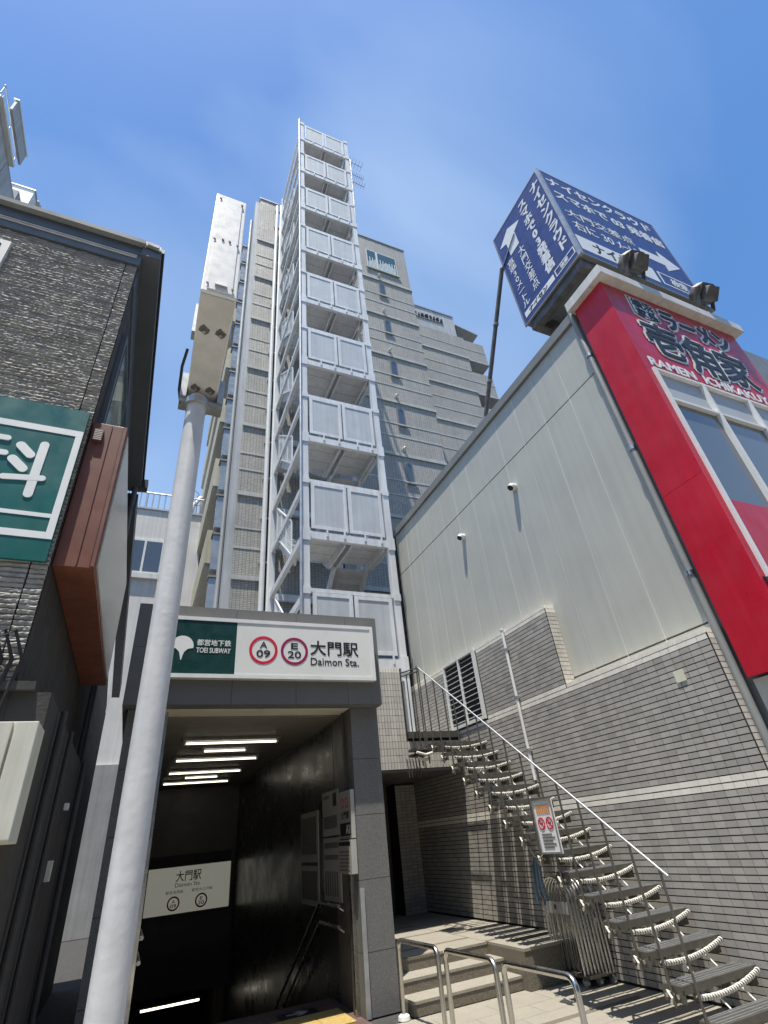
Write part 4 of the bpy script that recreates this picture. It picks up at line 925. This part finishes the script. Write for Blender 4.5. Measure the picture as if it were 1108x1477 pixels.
# top platform and winders turning to the balcony
for j in range(8): box('grating_bar', G('steel_dark'), S_, SX0+.04+.115*j, SX0+.052+.115*j, ty(NT)+.265, 7.955, tz(NT)-.03, tz(NT)+.02)
for yy in (7.42, 7.68): box('grating_bearer', G('steel_dark'), S_, SX0, SX1, yy, yy+.02, tz(NT)-.06, tz(NT)-.031)
for j, an in enumerate((18, 40)):
    a = math.radians(an); c = Vector((SX0+.02, 7.45+.12*j, tz(NT)-.05-.06*j)); d = Vector((-math.cos(a), -math.sin(a)*.3, 0))
    MB().obox(c, c+d*.30, .24, .035).build('winder', G('steel_dark'), S_)
    MB().tube([c+Vector((0,-.14,-.06)), c+d*.15+Vector((0,-.15,-.09)), c+d*.3+Vector((0,-.13,-.05))], .018, 8).build('winder_rope', G('rope'), S_, smooth=True)
    for q in (.06,.16,.26): MB().tube([c+d*q+Vector((0,-.125,0)), c+d*q+Vector((0,-.145,0))], .014, 8).build('bolt', G('steel'), S_)
for j in range(5): MB().obox((SX0-.28+.05*j,7.62,tz(NT)-.14),(SX0-.26+.05*j,7.62,tz(NT)-.40), .012, .012, (0,1,0)).build('hook_bar', G('steel_dark'), S_)
# balustrade
rz = lambda y: 1.045+(y-3.70)*.7385
RXs = SX0-.012
MB().tube([(RXs,3.68,rz(3.68)),(RXs,7.40,rz(7.40))], .0105, 8).build('handrail', G('galv'), S_, smooth=True)
for dz in (0, -.06): MB().tube([(RXs,7.40,rz(7.40)+dz),(RXs-.02,8.0,3.86+dz)], .011, 8).build('handrail_return', G('steel_dark'), S_)
for i in range(1, NT+2):
    y = ty(i)+.10; zt = rz(y)
    if i <= 15: MB().tube([(RXs,y,zt),(RXs,y,max(.02,tz(i)-.13))], .0105, 8).build('baluster', G('steel_dark'), S_)
    else: MB().tube([(RXs,y,zt),(RXs,y,tz(15)-.1)], .0105, 8).build('baluster', G('steel_dark'), S_)
for i, y in enumerate((7.40,7.62,7.85)): MB().tube([(RXs,y,rz(7.40) if i == 0 else 3.80),(RXs,y,tz(15)-.25)], .0105, 8).build('baluster', G('steel_dark'), S_)
# notice hung on the balusters
t = thing('hanging_notice', 'framed white notice with two red no-symbols hung on the stair balusters', 'notice', (3.955, 5.0, 1.2))
og = (3.955, 5.17, 1.20); box('board', G('sign_white'), t, 3.956, 3.966, 4.85, 5.17, 1.20, 1.68)
frame('rim', G('galv'), t, og, YN, UZ, (0,.32,0,.48), .016, .001, .010)
for i, (z0, z1, a, b) in enumerate(((.40,.43,.05,.27),(.355,.385,.05,.27))):
    for j in range(7): plate('print', G('orange_print'), t, og, YN, UZ, (a+.032*j,a+.024+.032*j,z0,z1), .001, .003)
for cx in (.095, .225):
    ring_poly('ring', G('ring_red'), t, og, YN, UZ, (cx,.265), .055, .043, .001, .004)
    shape('bar', G('ring_red'), t, og, YN, UZ, [(cx-.038,.295),(cx-.030,.303),(cx+.038,.235),(cx+.030,.227)], .001, .0035)
    plate('symbol', G('ink'), t, og, YN, UZ, (cx-.02,cx+.02,.257,.273), .001, .003)
for i in range(5): plate('print', G('poster_print'), t, og, YN, UZ, (.06,.26 if i % 2 else .22,.05+.028*i,.062+.028*i), .001, .003)
t = thing('blue_strap', 'faded blue strap bundle dangling from a chain below the notice', 'strap', (3.93, 5.32, .75))
for j in range(6):
    y = 5.22+.03*j; MB().tube([(3.945,5.30,1.18),(3.93+.004*j,y,1.10),(3.93,y+.02,.98-.03*j),(3.935,y-.01,.84-.03*(j%3))], .011, 6).build('strand', G('blue_cloth' if j % 2 else 'black_rubber'), t, smooth=True)
MB().tube([(3.96,5.16,1.21),(3.94,5.24,1.15),(3.94,5.31,1.19),(3.96,5.38,1.25)], .008, 6).build('chain', G('steel'), t, smooth=True)
# folded accordion gate
t = thing('folding_gate', 'stainless accordion gate folded up beside the stair foot', 'gate', (4.72, 5.92, 0))
for i in range(9):
    x = 4.57+.038*i; dy = -.012*i; pts = []
    pts.append((x,6.15+dy,.09)); pts.append((x,6.15+dy,.70))
    for j in range(9):
        a = math.pi*j/8; pts.append((x, 5.925+dy+.225*math.cos(a), .70+.235*math.sin(a)))
    pts.append((x,5.70+dy,.09))
    MB().tube(pts, .0125, 8).build('arch', G('gate_steel'), t, smooth=True)
    if i < 8:
        for yy in (5.78, 5.86, 5.94, 6.02, 6.10):
            MB().obox((x+.006,yy+dy,.12),(x+.03,yy+dy+(.03 if i % 2 else -.03),.66), .006, .016, (0,1,0)).build('lattice_bar', G('gate_steel'), t)
box('lock_plate', G('galv'), t, 4.548, 4.556, 5.71, 6.14, .60, .71); box('keyhole', G('ink'), t, 4.545, 4.5479, 5.91, 5.94, .64, .68)
box('bottom_channel', G('steel_dark'), t, 4.56, 4.90, 5.62, 6.16, .075, .10)
for x, y in ((4.58,6.12),(4.58,5.72),(4.72,5.68),(4.86,5.63),(4.86,6.04)):
    MB().tube([(x-.015,y,.038),(x+.015,y,.038)], .037, 14).build('caster', G('galv'), t, smooth=True); box('caster_fork', G('steel_dark'), t, x-.02, x+.02, y-.012, y+.012, .05, .0749)
# steel hoop barriers
for i, (ya, yb, lab) in enumerate(((6.20,5.43,'stainless hoop barrier standing against the granite pillar'), (5.30,4.56,'stainless hoop barrier between the two others in its row'), (4.46,3.68,'stainless hoop barrier at the pavement end of its row'))):
    xa = 2.70+.055*i; xb = xa+.045; t = thing('hoop_barrier', lab, 'barrier', (xa, (ya+yb)/2, 0), 'stainless hoop barriers in a row'); h = .60; r = .07
    pts = [(xa,ya,.0),(xa,ya,h-r)] + [(xa, ya-r+r*math.cos(math.pi/2*j/6), h-r+r*math.sin(math.pi/2*j/6)) for j in range(1,7)] + [(xb, yb+r-r*math.sin(math.pi/2*j/6), h-r+r*math.cos(math.pi/2*j/6)) for j in range(0,7)] + [(xb,yb,.0)]
    MB().tube(pts, .0215, 14).build('hoop', G('steel'), t, smooth=True)
    for x, y in ((xa,ya),(xb,yb)): MB().tube([(x,y,.001),(x,y,.03),(x,y,.045)], [.06,.055,.03], 16).build('foot_flange', G('lamp_white'), t, smooth=True)
bpy.data.objects.remove(TOB)
